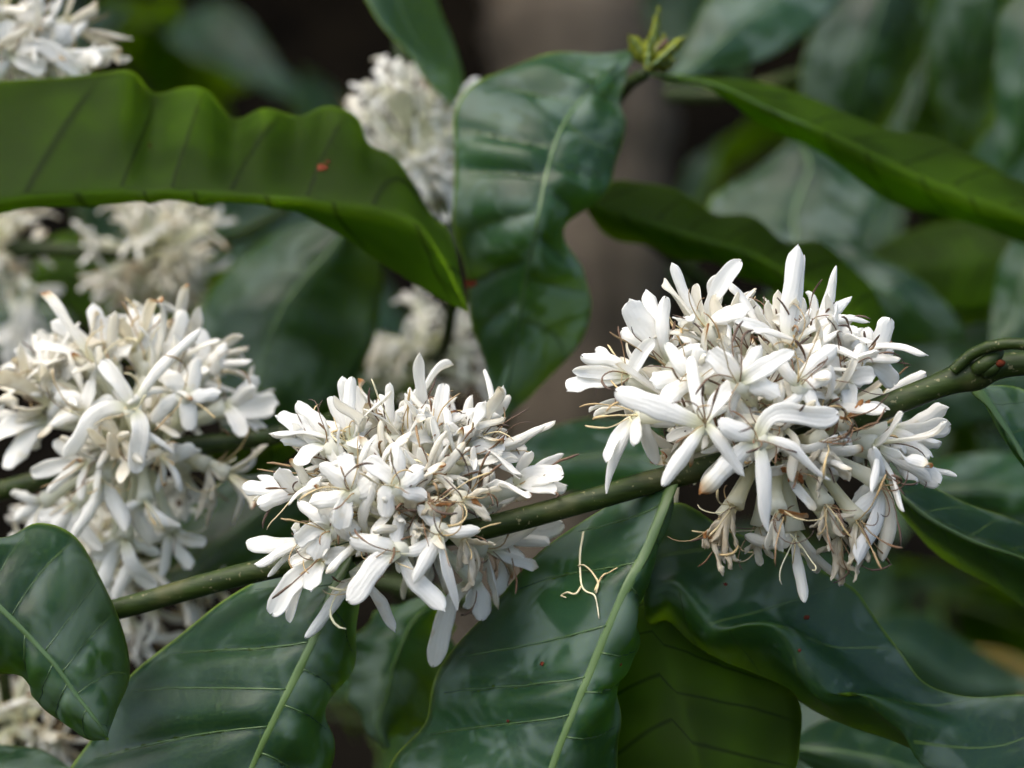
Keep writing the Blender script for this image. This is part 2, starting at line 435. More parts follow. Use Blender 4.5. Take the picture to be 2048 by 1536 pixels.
def spot(parent, T, N, x, y, r, seed, above=True):
    """a small rust-brown patch of diseased tissue lying on the leaf at photo position x, y"""
    px = pix(T.reshape(-1, 3)); i = int(np.argmin((px[:, 0] - x) ** 2 + (px[:, 1] - y) ** 2))
    p = T.reshape(-1, 3)[i]; nn = N.reshape(-1, 3)[i]
    if (nn @ (CAM - p)) < 0: nn = -nn; p = p + nn * 0.0004
    a = nrm(np.cross(nn, (0, 0, 1))); b = np.cross(nn, a); rr = np.random.default_rng(seed)
    ring = []; kk = 14
    for q in range(kk):
        t = 2 * math.pi * q / kk; rad = r * rr.uniform(0.65, 1.15)
        ring.append(p + nn * 0.0002 + rad * (math.cos(t) * a * 1.2 + math.sin(t) * b))
    V = ring + [p + nn * 0.0004]
    mb = MB(); mb.add(V, [(q, (q + 1) % kk, kk) for q in range(kk)]); mb.build('brown_spot', [M_SPOT], parent)

def stem(parent, pts, r0, r1, name='stem', sides=12, nodes=(), sub=14, mats=None, wob=0.025, seed=0):
    """pts: (x, y, depth)"""
    W = np.array([P(*p) for p in pts]); ts = np.linspace(0, len(W) - 1, (len(W) - 1) * sub + 1)
    path = catmull(W, ts); u = ts / ts[-1]
    rad = r0 + (r1 - r0) * u
    rr = np.random.default_rng(seed)
    rad = rad * (1 + wob * np.sin(u * 40 + seed) * rr.uniform(0.5, 1, len(u)))
    for nd in nodes: rad = rad * (1 + 0.5 * np.exp(-((ts - nd) / 0.16) ** 2))
    mb = MB(); tube(mb, path, rad, sides); return mb.build(name, mats or [M_STEM], parent)

# ------------------------------------------------------------------ flowers
def petal(mb, path, width, facing, age=0.0, tipage=0.0, curl=0.4, point=0.0, twist=0.0, crumple=0.0, rs=None, nc=6):
    """a closed thin petal along path (n,3); facing: rough direction of its upper side"""
    rs = rs or rng
    n = len(path); tan = np.gradient(path, axis=0)
    t = 1 - (1 - np.linspace(0, 1, n)) ** 1.5
    base = 0.42 + 0.58 * np.clip(t / 0.5, 0, 1) ** 0.8
    rt = 0.80 - 0.35 * point
    tip = np.where(t < rt, 1.0, np.sqrt(np.clip(1 - ((t - rt) / (1 - rt)) ** (2.2 - 0.9 * point), 0, 1)))
    w = width * 0.5 * base * np.maximum(tip, 0.10)
    ph0 = rs.uniform(0, 6.28, 3); w = w * (1 + 0.07 * np.sin(t * 8 + ph0[0]) + 0.05 * np.sin(t * 17 + ph0[1]))
    cs = np.linspace(-1, 1, nc + 1)
    V = np.zeros((n, nc + 1, 3)); NN = np.zeros_like(V)
    ph = rs.uniform(0, 6.28); L = np.linalg.norm(path[-1] - path[0])
    for i in range(n):
        tg = nrm(tan[i]); f = nrm(facing - tg * (facing @ tg)); sd_ = np.cross(tg, f)
        a = twist * t[i]; f, sd_ = f * math.cos(a) + sd_ * math.sin(a), sd_ * math.cos(a) - f * math.sin(a)
        th = cs * curl * (0.7 + 0.5 * t[i])          # arc cross-section, edges bend down
        if abs(curl) > 1e-3:
            ox = np.sin(th) / (curl * (0.7 + 0.5 * t[i])) ; oz = (np.cos(th) - 1) / abs(curl * (0.7 + 0.5 * t[i])) * np.sign(curl)
        else: ox, oz = cs, cs * 0
        wave = crumple * w[i] * np.sin(cs * 4 + t[i] * 14 + ph) + 0.10 * w[i] * np.sin(t[i] * 9 + ph) * cs ** 2
        groove = -0.10 * w[i] * np.exp(-(cs / 0.18) ** 2) * (1 - t[i])
        V[i] = path[i] + (ox * w[i])[:, None] * sd_ + (oz * w[i] + wave + groove)[:, None] * f
        NN[i] = f
    V[-3:, :] += (0.14 * w[-5] * np.sin(cs * 3.3 + ph0[2]))[None, :, None] * nrm(tan[-1])
    th_ = 0.00013 + 0.00016 * (1 - t)
    B = V - NN * th_[:, None, None]
    kk = nc + 1
    idx = lambda i, j: i * kk + j
    f1 = [(idx(i, j), idx(i, j + 1), idx(i + 1, j + 1), idx(i + 1, j)) for i in range(n - 1) for j in range(nc)]
    off = n * kk
    f2 = [tuple(a + off for a in f[::-1]) for f in f1]
    rim = [(idx(i + 1, 0), idx(i, 0), idx(i, 0) + off, idx(i + 1, 0) + off)[::-1] for i in range(n - 1)]
    rim += [(idx(i, nc), idx(i + 1, nc), idx(i + 1, nc) + off, idx(i, nc) + off)[::-1] for i in range(n - 1)]
    rim += [(idx(n - 1, j), idx(n - 1, j) + off, idx(n - 1, j + 1) + off, idx(n - 1, j + 1)) for j in range(nc)]
    ag = np.clip(age + tipage * np.clip((t - 0.72) / 0.28, 0, 1) ** 1.5, 0, 1)
    agv = np.repeat(ag, kk); tpv = np.repeat(t, kk)
    pu = np.stack([np.tile(cs, n), tpv, np.full(n * kk, rs.uniform(0, 1))], -1)
    mb.add(np.concatenate([V.reshape(-1, 3), B.reshape(-1, 3)]), f1 + f2 + rim, 0, np.concatenate([agv, agv]), np.concatenate([tpv, tpv]), np.concatenate([pu, pu]))

def filaments(mb, throat, axis, num, rs, length=0.0092, dry=0.6, thick=0.000095):
    for _ in range(num):
        d = nrm(axis + rs.normal(0, 0.55, 3)); n = 11
        L = length * rs.uniform(0.5, 1.35); p = throat + axis * 0.0003 + rs.normal(0, 0.0004, 3); pts = [p]
        k = nrm(rs.normal(0, 1, 3)); bend = rs.uniform(0.05, 0.42) * rs.choice([1, 1, -1])
        for i in range(n - 1):
            d = nrm(d + np.cross(k, d) * bend * (0.3 + i / n) + rs.normal(0, 0.09, 3)); p = p + d * L / n; pts.append(p)
        a = np.clip(rs.normal(dry, 0.25), 0, 1); ag = np.linspace(a * 0.6, min(1, a * 1.15), n)
        rad = np.full(n, thick) * rs.uniform(0.8, 1.35)
        if rs.random() < 0.5: rad[-4:] *= 1.9          # shrivelled anther
        rad[-1] *= 0.5
        tube(mb, pts, rad, 5, 1, ag)

def flower(parent, base, throat, petals, facing_mix=0.0, wilt=0.0, rs=None, nfil=5, dry=0.6, age=0.0, label=None, tube_r=0.0011):
    """petals: list of dict(tip, w, age, tipage, point, bulge, curl)"""
    rs = rs or rng
    mb = MB(); base = np.asarray(base); throat = np.asarray(throat)
    axis = nrm(throat - base); L = np.linalg.norm(throat - base)
    side = nrm(np.cross(axis, (0.2, 0.3, 0.93)))
    tt = np.linspace(0, 1, 7); bend = rs.normal(0, 0.06) * L
    tp = np.array([base + axis * L * t + side * bend * math.sin(math.pi * t) for t in tt])
    tube(mb, tp, tube_r * np.array([0.75, 0.8, 0.85, 0.9, 1.0, 1.2, 1.5]), 8, 0, age * 0.5, np.linspace(0.02, 0.16, 7))
    for p in petals:
        tip = np.asarray(p['tip']); ln = np.linalg.norm(tip - throat); d = (tip - throat) / ln
        b = p.get('bulge', 0.18); c1 = throat + d * ln * 0.45 + axis * b * ln
        if wilt: c1 = c1 + rs.normal(0, 0.10 * wilt, 3) * ln
        n = 16; t = (1 - (1 - np.linspace(0, 1, n)) ** 1.5)[:, None]
        path = (1 - t) ** 2 * throat + 2 * t * (1 - t) * c1 + t ** 2 * tip
        sw = nrm(np.cross(d, axis + rs.normal(0, .3, 3))); path = path + sw * (ln * rs.normal(0, 0.07)) * np.sin(t * math.pi * 1.5)
        if wilt: path = path + np.cumsum(rs.normal(0, 0.018 * wilt * ln, (n, 3)), 0) * t
        fc = axis * (1 - facing_mix) + nrm(CAM - throat) * facing_mix + rs.normal(0, 0.12, 3)
        petal(mb, path, p['w'] * (1 - 0.35 * wilt), nrm(fc), age=p.get('age', age), tipage=p.get('tipage', 0.0),
              curl=p.get('curl', rs.uniform(0.4, 1.7) * rs.choice([1, 1, 1, -0.7]) + wilt * 0.6), point=p.get('point', 0.0), twist=p.get('twist', rs.normal(0, 0.25 + wilt)),
              crumple=0.25 * wilt + rs.uniform(0, 0.05), rs=rs)
    if nfil: filaments(mb, throat, axis, nfil, rs, dry=dry)
    o = mb.build('flower', [M_PET, M_FIL], parent)
    if label: o['label'] = label
    return o

def random_flower(parent, centre, direction, rs, size=1.0, base_r=0.003, throat_r=0.0155, age=0.0, wilt=0.0, nfil=5, dry=0.6, npet=None):
    d = nrm(direction); base = centre + d * base_r * size; throat = centre + d * throat_r * size * rs.uniform(0.88, 1.12)
    a = nrm(np.cross(d, rs.normal(0, 1, 3))); b = np.cross(d, a); npet = npet or rs.choice([5, 5, 5, 6]); ph = rs.uniform(0, 6.28)
    spread = rs.uniform(0.35, 1.2); pets = []
    for k in range(npet):
        if rs.random() < 0.08: continue
        an = ph + 2 * math.pi * k / npet + rs.normal(0, 0.25); sp = spread + rs.normal(0, 0.28)
        ln = 0.0132 * size * rs.uniform(0.72, 1.25)
        rd = math.cos(an) * a + math.sin(an) * b
        tip = throat + ln * (math.cos(sp) * d + math.sin(sp) * rd)
        if wilt: tip = tip + np.array((0, 0, -1)) * ln * 0.5 * wilt
        pets.append(dict(tip=tip, w=0.0028 * size * rs.uniform(0.75, 1.2), bulge=rs.uniform(0.0, 0.5), point=rs.choice([0, 0, 0, 0, 0.1, 0.6]),
                         tipage=rs.choice([0, 0, 0, 0, 0, 0, 0, 0, 0, 0.3, 0.3, 0.8]), age=age + max(0, rs.normal(0, 0.05))))
    return flower(parent, base, throat, pets, 0.0, wilt, rs, nfil, dry, age)

def cluster(branch, label, cx, cy, d0, axis, nrand, traced=(), seed=1, size=1.0, squash=(1, 1, 1), age=0.03, wilt_low=0.0, front=0.85, nfil=5, dry=0.6, minz=-1.0):
    """a flower cluster round a stem node; axis: stem direction (world); traced: hand-placed flowers in photo positions"""
    rs = np.random.default_rng(seed); c = P(cx, cy, d0); e = empty('flower_cluster', parent=branch)
    e['label'] = label
    axis = nrm(axis); sq = np.array(squash)
    for f in traced:
        th = P(f['t'][0], f['t'][1], d0 + f['t'][2] * 1e-3)
        bs = P(f['b'][0], f['b'][1], d0 + f['b'][2] * 1e-3) if 'b' in f else c + 0.22 * (th - c)
        pp = []
        mm = d0 / 1024 * TX              # metres per photo pixel at this distance
        for q in f['p']:
            x, y, dz, wpx = q[:4]; o = q[4] if len(q) > 4 else {}
            pp.append(dict(tip=P(x, y, d0 + (f['t'][2] + dz) * 1e-3), w=wpx * mm * 1.0, **o))
        flower(e, bs, th, pp, f.get('mix', 0.65), f.get('wilt', 0.0), rs, f.get('fil', nfil), f.get('dry', dry), f.get('age', age * 0.6))
    k = 0; i = 0; g = math.pi * (3 - math.sqrt(5)); tot = int(nrand * 1.18) + 1
    while k < nrand and i < 4 * tot:
        z = 1 - 2 * ((i % tot) + 0.5) / tot; a = g * i + rs.normal(0, 0.2); r = math.sqrt(max(0, 1 - z * z)); i += 1
        dr = np.array((r * math.cos(a), r * math.sin(a), z)) + rs.normal(0, 0.14, 3); dr = nrm(dr)
        if abs(dr @ axis) > 0.86 or dr[2] < minz: continue
        tocam = dr @ nrm(CAM - c)
        s_ = size * (front if tocam > 0.45 else 1.0) * rs.uniform(0.84, 1.04)
        low = max(0.0, -dr[2])
        wl = 1.0 * wilt_low if (low > 0.35 and rs.random() < wilt_low) else 0.0
        cc = c + axis * rs.uniform(-0.004, 0.004)
        fl = random_flower(e, cc, nrm(dr * sq), rs, s_ * float(np.linalg.norm(dr * sq)), age=age + (0.3 if wl else 0) + (0.12 if rs.random() < 0.15 else 0), wilt=wl, nfil=nfil, dry=dry)
        k += 1
    return e

# ================================================================== MAIN BRANCH (in focus)
pt = dict(point=0.9)
rust = dict(tipage=1.0)
main = empty('coffee_branch')
tag(main, 'green coffee branch in sharp focus crossing the lower middle with two white blossom clusters', 'branch', 'coffee branches')
DM = 0.358
stem(main, [(2700, 560, .352), (2350, 650, .352), (2130, 715, .352), (1960, 742, .352), (1710, 838, .353), (1560, 895, .356), (1300, 965, .358), (1180, 1000, .358), (960, 1058, .360), (800, 1085, .362), (490, 1148, .366), (220, 1222, .370), (-120, 1300, .376), (-500, 1400, .39)],
     0.0020, 0.0017, nodes=(3.05, 5, 9), seed=2, sub=18)
ax_main = P(1200, 995, .358) - P(960, 1058, .360)

A_tr = [
 dict(t=(1408, 850, -17), b=(1490, 880, -4), p=[(1328, 972, -1, 40), (1232, 782, -1, 46, dict(curl=.5)), (1383, 712, 3, 28), (1492, 742, 3, 34), (1492, 948, -1, 38)]),
 dict(t=(1515, 880, -18), b=(1540, 880, -5), p=[(1668, 948, 1, 36, pt), (1542, 1062, 1, 36, pt), (1398, 985, 1, 50, dict(tipage=.9, bulge=.05)), (1440, 838, -2, 46), (1662, 802, 0, 42)]),
 dict(t=(1572, 712, -8), p=[(1592, 490, -1, 44, dict(curl=1.1)), (1612, 512, 2, 34), (1470, 640, -4, 34), (1660, 700, -4, 34)], dry=.5),
 dict(t=(1622, 672, -3), p=[(1676, 534, 0, 34, pt), (1702, 588, 1, 34, pt), (1708, 634, -2, 28), (1716, 664, -3, 40), (1540, 640, -3, 30)]),
 dict(t=(1408, 655, -4), p=[(1340, 528, 0, 30), (1482, 522, 0, 40), (1455, 545, 3, 34), (1500, 618, -5, 38), (1360, 640, -6, 36)], dry=.35),
 dict(t=(1335, 725, -4), p=[(1262, 598, -2, 50), (1298, 578, 1, 48), (1250, 652, 2, 40), (1330, 600, -4, 44), (1400, 690, -5, 36)]),
 dict(t=(1258, 752, -2), p=[(1170, 702, 0, 44), (1148, 742, -3, 34), (1134, 782, -4, 46), (1190, 700, 4, 34), (1310, 690, -5, 36)]),
 dict(t=(1275, 828, -9), p=[(1210, 924, -1, 24), (1214, 988, 0, 26, pt), (1268, 888, -4, 36), (1318, 930, 3, 40), (1350, 850, 1, 40)], dry=.3, fil=7),
 dict(t=(1728, 728, -2), p=[(1785, 642, 0, 46), (1786, 700, 2, 34), (1735, 655, 3, 40), (1660, 640, -3, 34), (1790, 770, 4, 40)]),
 dict(t=(1765, 795, 6), p=[(1848, 744, 0, 34), (1830, 760, 4, 26), (1800, 860, 3, 36)]),
 dict(t=(1775, 862, 4), p=[(1898, 822, 0, 46), (1900, 856, -2, 42), (1882, 888, -4, 48), (1860, 905, -6, 44), (1800, 900, -8, 40)]),
 dict(t=(1780, 912, 3), p=[(1910, 958, -1, 22), (1878, 966, -3, 42), (1835, 960, -5, 40), (1850, 910, -6, 34)]),
 dict(t=(1760, 965, -8), p=[(1724, 1130, -1, 42, dict(bulge=.08)), (1770, 1118, 3, 38, dict(age=.25)), (1745, 900, -4, 44), (1690, 1040, 0, 34), (1700, 1000, 2, 32)]),
 dict(t=(1590, 1062, -5), b=(1570, 930, -4), p=[(1606, 1204, 0, 26, dict(bulge=.0)), (1490, 1070, 0, 34, dict(bulge=.5)), (1640, 1150, 5, 36, dict(age=.15)), (1690, 1165, 6, 26, dict(age=.2)), (1560, 1090, -3, 30)], dry=.2, fil=6, age=.1),
 dict(t=(1680, 1065, -6), b=(1590, 965, -5), p=[(1655, 1152, 0, 26), (1672, 1166, 1, 30), (1702, 1150, 0, 28), (1630, 1110, 2, 20), (1720, 1110, 2, 20), (1760, 1000, 0, 30)], wilt=.8, age=.38),
 dict(t=(1468, 1010, -8), b=(1510, 930, -5), p=[(1418, 1090, 0, 36), (1452, 1140, 0, 30), (1408, 1076, 2, 34), (1478, 1080, -1, 24), (1440, 1110, 3, 30)], wilt=1.0, age=.42, dry=.5),
 dict(t=(1448, 1035, -5), b=(1500, 940, -4), p=[(1405, 1098, 0, 30), (1432, 1128, 1, 28), (1470, 1120, 0, 24), (1448, 1146, -1, 30), (1425, 1075, -2, 26, dict(age=.7))], wilt=1.0, age=.36, dry=.6, fil=7),
 dict(t=(1520, 1050, -2), b=(1530, 950, -3), p=[(1492, 1110, 0, 24), (1512, 1130, 1, 26), (1540, 1115, 0, 24), (1560, 1090, 1, 22)], wilt=.9, age=.24, dry=.4, fil=6),
 dict(t=(1650, 1010, -11), b=(1610, 930, -5), p=[(1640, 1080, 0, 28), (1668, 1100, 1, 30), (1690, 1070, 0, 26), (1620, 1060, 1, 22), (1700, 1040, 0, 24)], wilt=1.0, age=.34, dry=.7, fil=8),
 dict(t=(1715, 1040, -9), b=(1640, 940, -5), p=[(1690, 1130, 0, 26), (1716, 1160, 1, 28), (1745, 1120, 0, 26), (1730, 1090, -1, 24)], wilt=.9, age=.36, dry=.7, fil=7),
 dict(t=(1640, 880, -14), b=(1600, 880, -6), p=[(1672, 930, 0, 30), (1700, 960, 1, 34), (1650, 985, 0, 26), (1620, 930, -1, 24), (1690, 880, 0, 26)], wilt=1.0, age=.30),
 dict(t=(1690, 840, -12), b=(1630, 870, -6), p=[(1740, 805, 1, 20, dict(age=.85)), (1720, 800, 0, 16, dict(age=.7)), (1650, 835, 0, 18, dict(age=.75)), (1640, 855, 0, 22, dict(age=.8)), (1610, 850, -1, 18)], wilt=1.0, age=.4),
 dict(t=(1595, 945, -13), b=(1570, 915, -6), p=[(1620, 930, 0, 18, dict(age=.95)), (1580, 965, 0, 16, dict(age=.9)), (1560, 940, 0, 16, dict(age=.8)), (1605, 965, -1, 16, dict(age=.95))], wilt=.8, age=.6, fil=2),
 dict(t=(1555, 1020, -12), b=(1560, 930, -6), p=[(1620, 1030, 0, 16, dict(age=.8)), (1548, 1100, 0, 22), (1530, 1100, 1, 20), (1568, 1110, 1, 24)], wilt=.5, age=.15),
 dict(t=(1480, 765, -17), b=(1510, 830, -6), p=[(1420, 700, 0, 46), (1520, 690, 0, 44), (1590, 705, -2, 40, pt), (1560, 790, -1, 46), (1455, 850, 3, 34)]),
 dict(t=(1600, 770, -15), b=(1570, 830, -6), p=[(1545, 705, 0, 42), (1660, 745, 0, 40), (1670, 690, 1, 40), (1560, 830, -1, 38), (1640, 830, -1, 30)]),
 dict(t=(1390, 760, -12), b=(1470, 820, -5), p=[(1330, 690, 0, 44), (1300, 760, 0, 42), (1395, 690, -1, 40), (1450, 720, -1, 38), (1330, 800, -3, 40)]),
 dict(t=(1690, 760, -10), b=(1620, 830, -5), p=[(1640, 700, 0, 42), (1730, 690, 0, 42), (1750, 750, -1, 40), (1700, 820, -1, 34), (1630, 770, -1, 36)]),
]
cluster(main, 'largest and sharpest white blossom cluster, on the right, with wilted brown flowers hanging below', 1545, 862, .357, ax_main, 54, A_tr, seed=3, size=.89, age=.03, wilt_low=.5, minz=-.42, front=.80, nfil=5, dry=.78)

B_tr = [
 dict(t=(648, 888, -3), p=[(552, 832, 0, 46), (604, 798, 1, 42), (560, 882, -2, 28), (700, 830, 2, 34), (600, 930, -5, 36)]),
 dict(t=(700, 880, -2), p=[(660, 794, 0, 28), (690, 756, 2, 28), (707, 756, -1, 30), (745, 850, 1, 30), (735, 900, -5, 30)], dry=.35),
 dict(t=(782, 870, -2), p=[(778, 766, 0, 28), (800, 822, -3, 30), (760, 800, 3, 26), (825, 800, 3, 34), (740, 900, -5, 34)]),
 dict(t=(868, 880, -3), p=[(888, 768, 0, 32), (850, 810, 2, 30), (920, 826, 2, 34), (820, 880, -4, 38), (900, 890, -6, 36)]),
 dict(t=(932, 900, -2), p=[(972, 806, 0, 34), (990, 838, 1, 32, dict(tipage=.5)), (955, 822, -2, 34), (900, 850, -4, 36), (1000, 900, -4, 34)], dry=.25),
 dict(t=(968, 912, 0), p=[(1092, 853, -1, 34, pt), (1060, 905, 3, 44, pt), (1010, 870, 3, 34), (1040, 960, -4, 24, pt)]),
 dict(t=(1030, 972, 0), p=[(1126, 906, 1, 28, pt), (1122, 945, -2, 52), (1105, 985, -4, 46), (1132, 965, 3, 40), (1060, 900, -2, 30)]),
 dict(t=(605, 985, -4), p=[(484, 974, 0, 34), (512, 952, 2, 24, pt), (518, 1010, -3, 40), (560, 940, -3, 40), (640, 960, -6, 36)]),
 dict(t=(625, 1082, -5), p=[(494, 1086, 0, 42), (508, 1122, -2, 32), (534, 1152, 1, 16), (580, 1050, -5, 40), (660, 1130, -5, 34)], dry=.35),
 dict(t=(645, 1122, -9), p=[(540, 1222, 0, 50), (574, 1238, 2, 24), (622, 1180, -3, 40), (560, 1160, 2, 46), (700, 1100, -3, 36)]),
 dict(t=(798, 1104, -16), b=(810, 1060, -3), p=[(688, 1192, 0, 46, dict(curl=.3)), (882, 1226, 0, 38, dict(bulge=-.08)), (796, 1030, 2, 28), (700, 1075, 1, 50), (905, 1070, 1, 42)], fil=3),
 dict(t=(715, 1155, -6), b=(780, 1080, -2), p=[(608, 1272, 0, 34, dict(bulge=.05)), (796, 1262, 4, 28, dict(bulge=.0)), (660, 1190, 2, 34, dict(age=.2))], dry=.2, fil=4),
 dict(t=(880, 1065, -16), b=(850, 1050, -4), p=[(828, 1166, -1, 40), (910, 1222, 2, 22, pt), (960, 1060, 0, 36), (840, 1010, 1, 34)]),
 dict(t=(925, 1075, -12), b=(880, 1050, -4), p=[(915, 1150, 0, 26), (948, 1165, 0, 30), (936, 1130, -2, 26), (930, 1180, 2, 24), (990, 1100, 0, 26)], wilt=1.0, age=.34),
 dict(t=(1010, 1085, 8), p=[(1122, 1042, 0, 46), (1098, 1088, 0, 44), (1045, 1125, 0, 40), (1000, 1190, 2, 34), (1060, 1040, 0, 40)]),
 dict(t=(925, 1000, -15), b=(860, 1045, -4), p=[(870, 950, 0, 36), (960, 1015, 0, 22, dict(age=.75)), (1000, 980, 0, 26), (900, 1050, -1, 28), (985, 1040, 0, 28)], wilt=.6, age=.22),
 dict(t=(700, 985, -15), b=(780, 1050, -4), p=[(640, 930, 0, 44), (620, 1010, 0, 40), (695, 905, 0, 36), (760, 960, 0, 40), (680, 1060, 0, 42)]),
 dict(t=(792, 970, -17), b=(810, 1050, -4), p=[(730, 920, 0, 40), (800, 895, 0, 38), (850, 940, 0, 40), (760, 1030, 0, 36), (850, 1000, 0, 30)]),
 dict(t=(870, 1012, -16), b=(845, 1055, -5), p=[(910, 1000, 0, 20, dict(age=.7)), (890, 1035, 0, 18, dict(age=.8)), (850, 985, 0, 16, dict(age=.6)), (840, 1030, 0, 22)], wilt=1.0, age=.4, fil=4),
 dict(t=(950, 1160, 6), p=[(860, 1325, 4, 42, dict(bulge=-.15, age=.12)), (965, 1240, 2, 40), (930, 1215, 2, 30)], fil=1),
 dict(t=(660, 1060, -12), p=[(600, 1000, 0, 46), (590, 1075, 0, 40), (660, 985, 0, 40), (720, 1050, 0, 44), (630, 1120, 0, 40)]),
]
cluster(main, 'white blossom cluster at the centre, left of the largest one, with curled brown threads', 815, 1050, .361, ax_main, 54, B_tr, seed=14, size=.85, age=.05, wilt_low=.25, minz=-.5, front=.80, nfil=5, dry=.68)

# leaves of the main branch
L1o, L1T, L1N = leafpx('leaf', main, [
 (1347, 963), [(1238, 996), (1326, 1018), (1340, 1012)], [(1130, 1070), (1292, 1098), (1314, 1085)], [(1030, 1155), (1250, 1180), (1294, 1165)],
 [(930, 1265), (1208, 1275), (1272, 1240)], [(868, 1370), (1163, 1385), (1274, 1305)], [(840, 1450), (1122, 1485), (1236, 1385)],
 [(780, 1545), (1080, 1600), (1240, 1470)], [(775, 1650), (1040, 1700), (1225, 1580)], [(850, 1760), (1000, 1790), (1120, 1720)], (960, 1860)],
 .357, [16, -4, 8], K=8.5, skew=.75, pillow=1.5, ripple=.7, nrip=4, q=8, qa=14, groove=.35, camber=.9, rib=.00095, ribmat=M_RIB, seed=1, veins=.00017,
 label='large dark green leaf with pale midrib below the gap between the blossom clusters')
leafpx('leaf', main, [
 (700, 1112), [(605, 1132), (676, 1160), (716, 1150)], [(520, 1165), (652, 1220), (720, 1215)], [(410, 1225), (624, 1285), (713, 1290)],
 [(320, 1295), (592, 1350), (695, 1345)], [(250, 1370), (560, 1415), (662, 1415)], [(190, 1455), (526, 1485), (664, 1480)],
 [(135, 1545), (492, 1560), (655, 1560)], [(120, 1680), (430, 1700), (610, 1700)], (330, 1850)],
 .362, [14, -4, 8], K=7.5, skew=.75, pillow=1.5, ripple=.8, nrip=4, q=8, qa=14, groove=.35, camber=.9, rib=.00095, ribmat=M_RIB, seed=2, veins=.00017,
 label='broad green leaf running down left from under the central blossom cluster')
L3o, L3T, L3N = leafpx('leaf', main, [
 (1290, 1040), [(1360, 1005), (1330, 1090), (1296, 1175), (1292, 1232)], [(1450, 1056), (1400, 1138), (1345, 1172), (1335, 1245)],
 [(1560, 1100), (1470, 1180), (1395, 1232), (1382, 1292)], [(1650, 1145), (1540, 1212), (1428, 1266), (1440, 1322)], [(1712, 1180), (1600, 1240), (1496, 1254), (1500, 1348)],
 [(1748, 1228), (1660, 1280), (1546, 1262), (1560, 1378)], [(1800, 1300), (1720, 1330), (1592, 1325), (1625, 1422)], [(1850, 1368), (1780, 1378), (1640, 1388), (1700, 1452)],
 [(1930, 1392), (1850, 1415), (1720, 1394), (1780, 1482)], [(2048, 1388), (1940, 1448), (1800, 1448), (1870, 1530)], [(2130, 1410), (2030, 1500), (1880, 1540), (1960, 1590)], (2200, 1560)],
 .366, [3, 0, -6, 6], mid=2, K=7, skew=.5, pillow=.25, groove=.08, ripple=.3, nrip=4, q=7, qa=9, seed=3, rib=0, 
 label='wavy-edged glossy leaf under the largest blossom cluster, its near margin rolled down')
leafpx('leaf', main, [
 (1330, 1140), [(1200, 1230), (1320, 1240), (1450, 1260)], [(1180, 1330), (1340, 1340), (1545, 1350)], [(1190, 1440), (1370, 1440), (1603, 1430)],
 [(1220, 1540), (1400, 1540), (1592, 1520)], [(1300, 1640), (1420, 1640), (1540, 1620)], (1440, 1740)],
 .374, [4, -2, 4], rowd=[0, -4, -8, -11, -12], rib=.0003, K=7, top=False, ripple=1.0, seed=4, label='shadowed leaf seen from below, hanging under the wavy-edged leaf')
leafpx('leaf', main, [
 (1760, 950), [(1830, 966), (1810, 1000), (1800, 1030)], [(1900, 988), (1870, 1045), (1850, 1085)], [(1970, 1020), (1950, 1085), (1930, 1140)],
 [(2048, 1050), (2040, 1115), (2020, 1200)], [(2130, 1085), (2130, 1160), (2110, 1260)], [(2230, 1170), (2230, 1220), (2220, 1280)], (2320, 1300)],
 .378, [10, -5, 12], K=8, pillow=.4, ripple=.5, q=6, seed=5, label='leaf at the right edge folded along its midrib, grey sheen above and dark green below')
leafpx('leaf', main, [
 (1945, 768), [(1986, 838), (1992, 822), (2040, 778)], [(2026, 905), (2034, 892), (2100, 830)], [(2066, 965), (2080, 960), (2150, 920)], [(2110, 1060), (2130, 1060), (2190, 1030)], (2170, 1150)],
 .362, [4, 0, 14], K=7, pillow=.4, rib=.0009, seed=6, label='leaf cut by the right edge, hanging from the branch node')
spot(L3o, L3T, L3N, 1612, 1236, .00045, 7); spot(L3o, L3T, L3N, 1600, 1300, .0003, 8); spot(L3o, L3T, L3N, 1450, 1165, .0003, 9)
spot(L1o, L1T, L1N, 1075, 1330, .0004, 11); spot(L1o, L1T, L1N, 1010, 1440, .0003, 12); spot(L1o, L1T, L1N, 1240, 1330, .0003, 13)
# node at the right end: a second leaf stalk, stipules, a bud
stem(main, [(1905, 742, .350), (1945, 708, .349), (1995, 690, .347), (2060, 690, .345), (2160, 715, .343)], .0009, .0009, 'leaf_stalk', 8, seed=4)
def stipule(parent, x, y, d, tx, ty, w_, name, mat):
    mb = MB(); a, b = P(x, y, d), P(tx, ty, d - .001); path = np.array([a + (b - a) * t + np.array((0, -.0006, 0)) * math.sin(math.pi * t) for t in np.linspace(0, 1, 9)])
    mb2 = np.sin(np.pi * np.clip(np.linspace(0.22, 1.0, 9), 0, 1)) ** .7 * w_ + .00012
    tube(mb, path, mb2, 8); return mb.build(name, [mat], parent)
stipule(main, 1948, 742, .3495, 2008, 702, .0012, 'stipule', M_STEM)
stipule(main, 1968, 748, .3495, 2002, 722, .0010, 'bud', M_STEM)
stipule(main, 1990, 728, .3485, 2010, 724, .0005, 'bud_tip', M_SPOT)
stipule(main, 1985, 702, .3495, 2006, 696, .0004, 'bud_tip', M_DEAD)

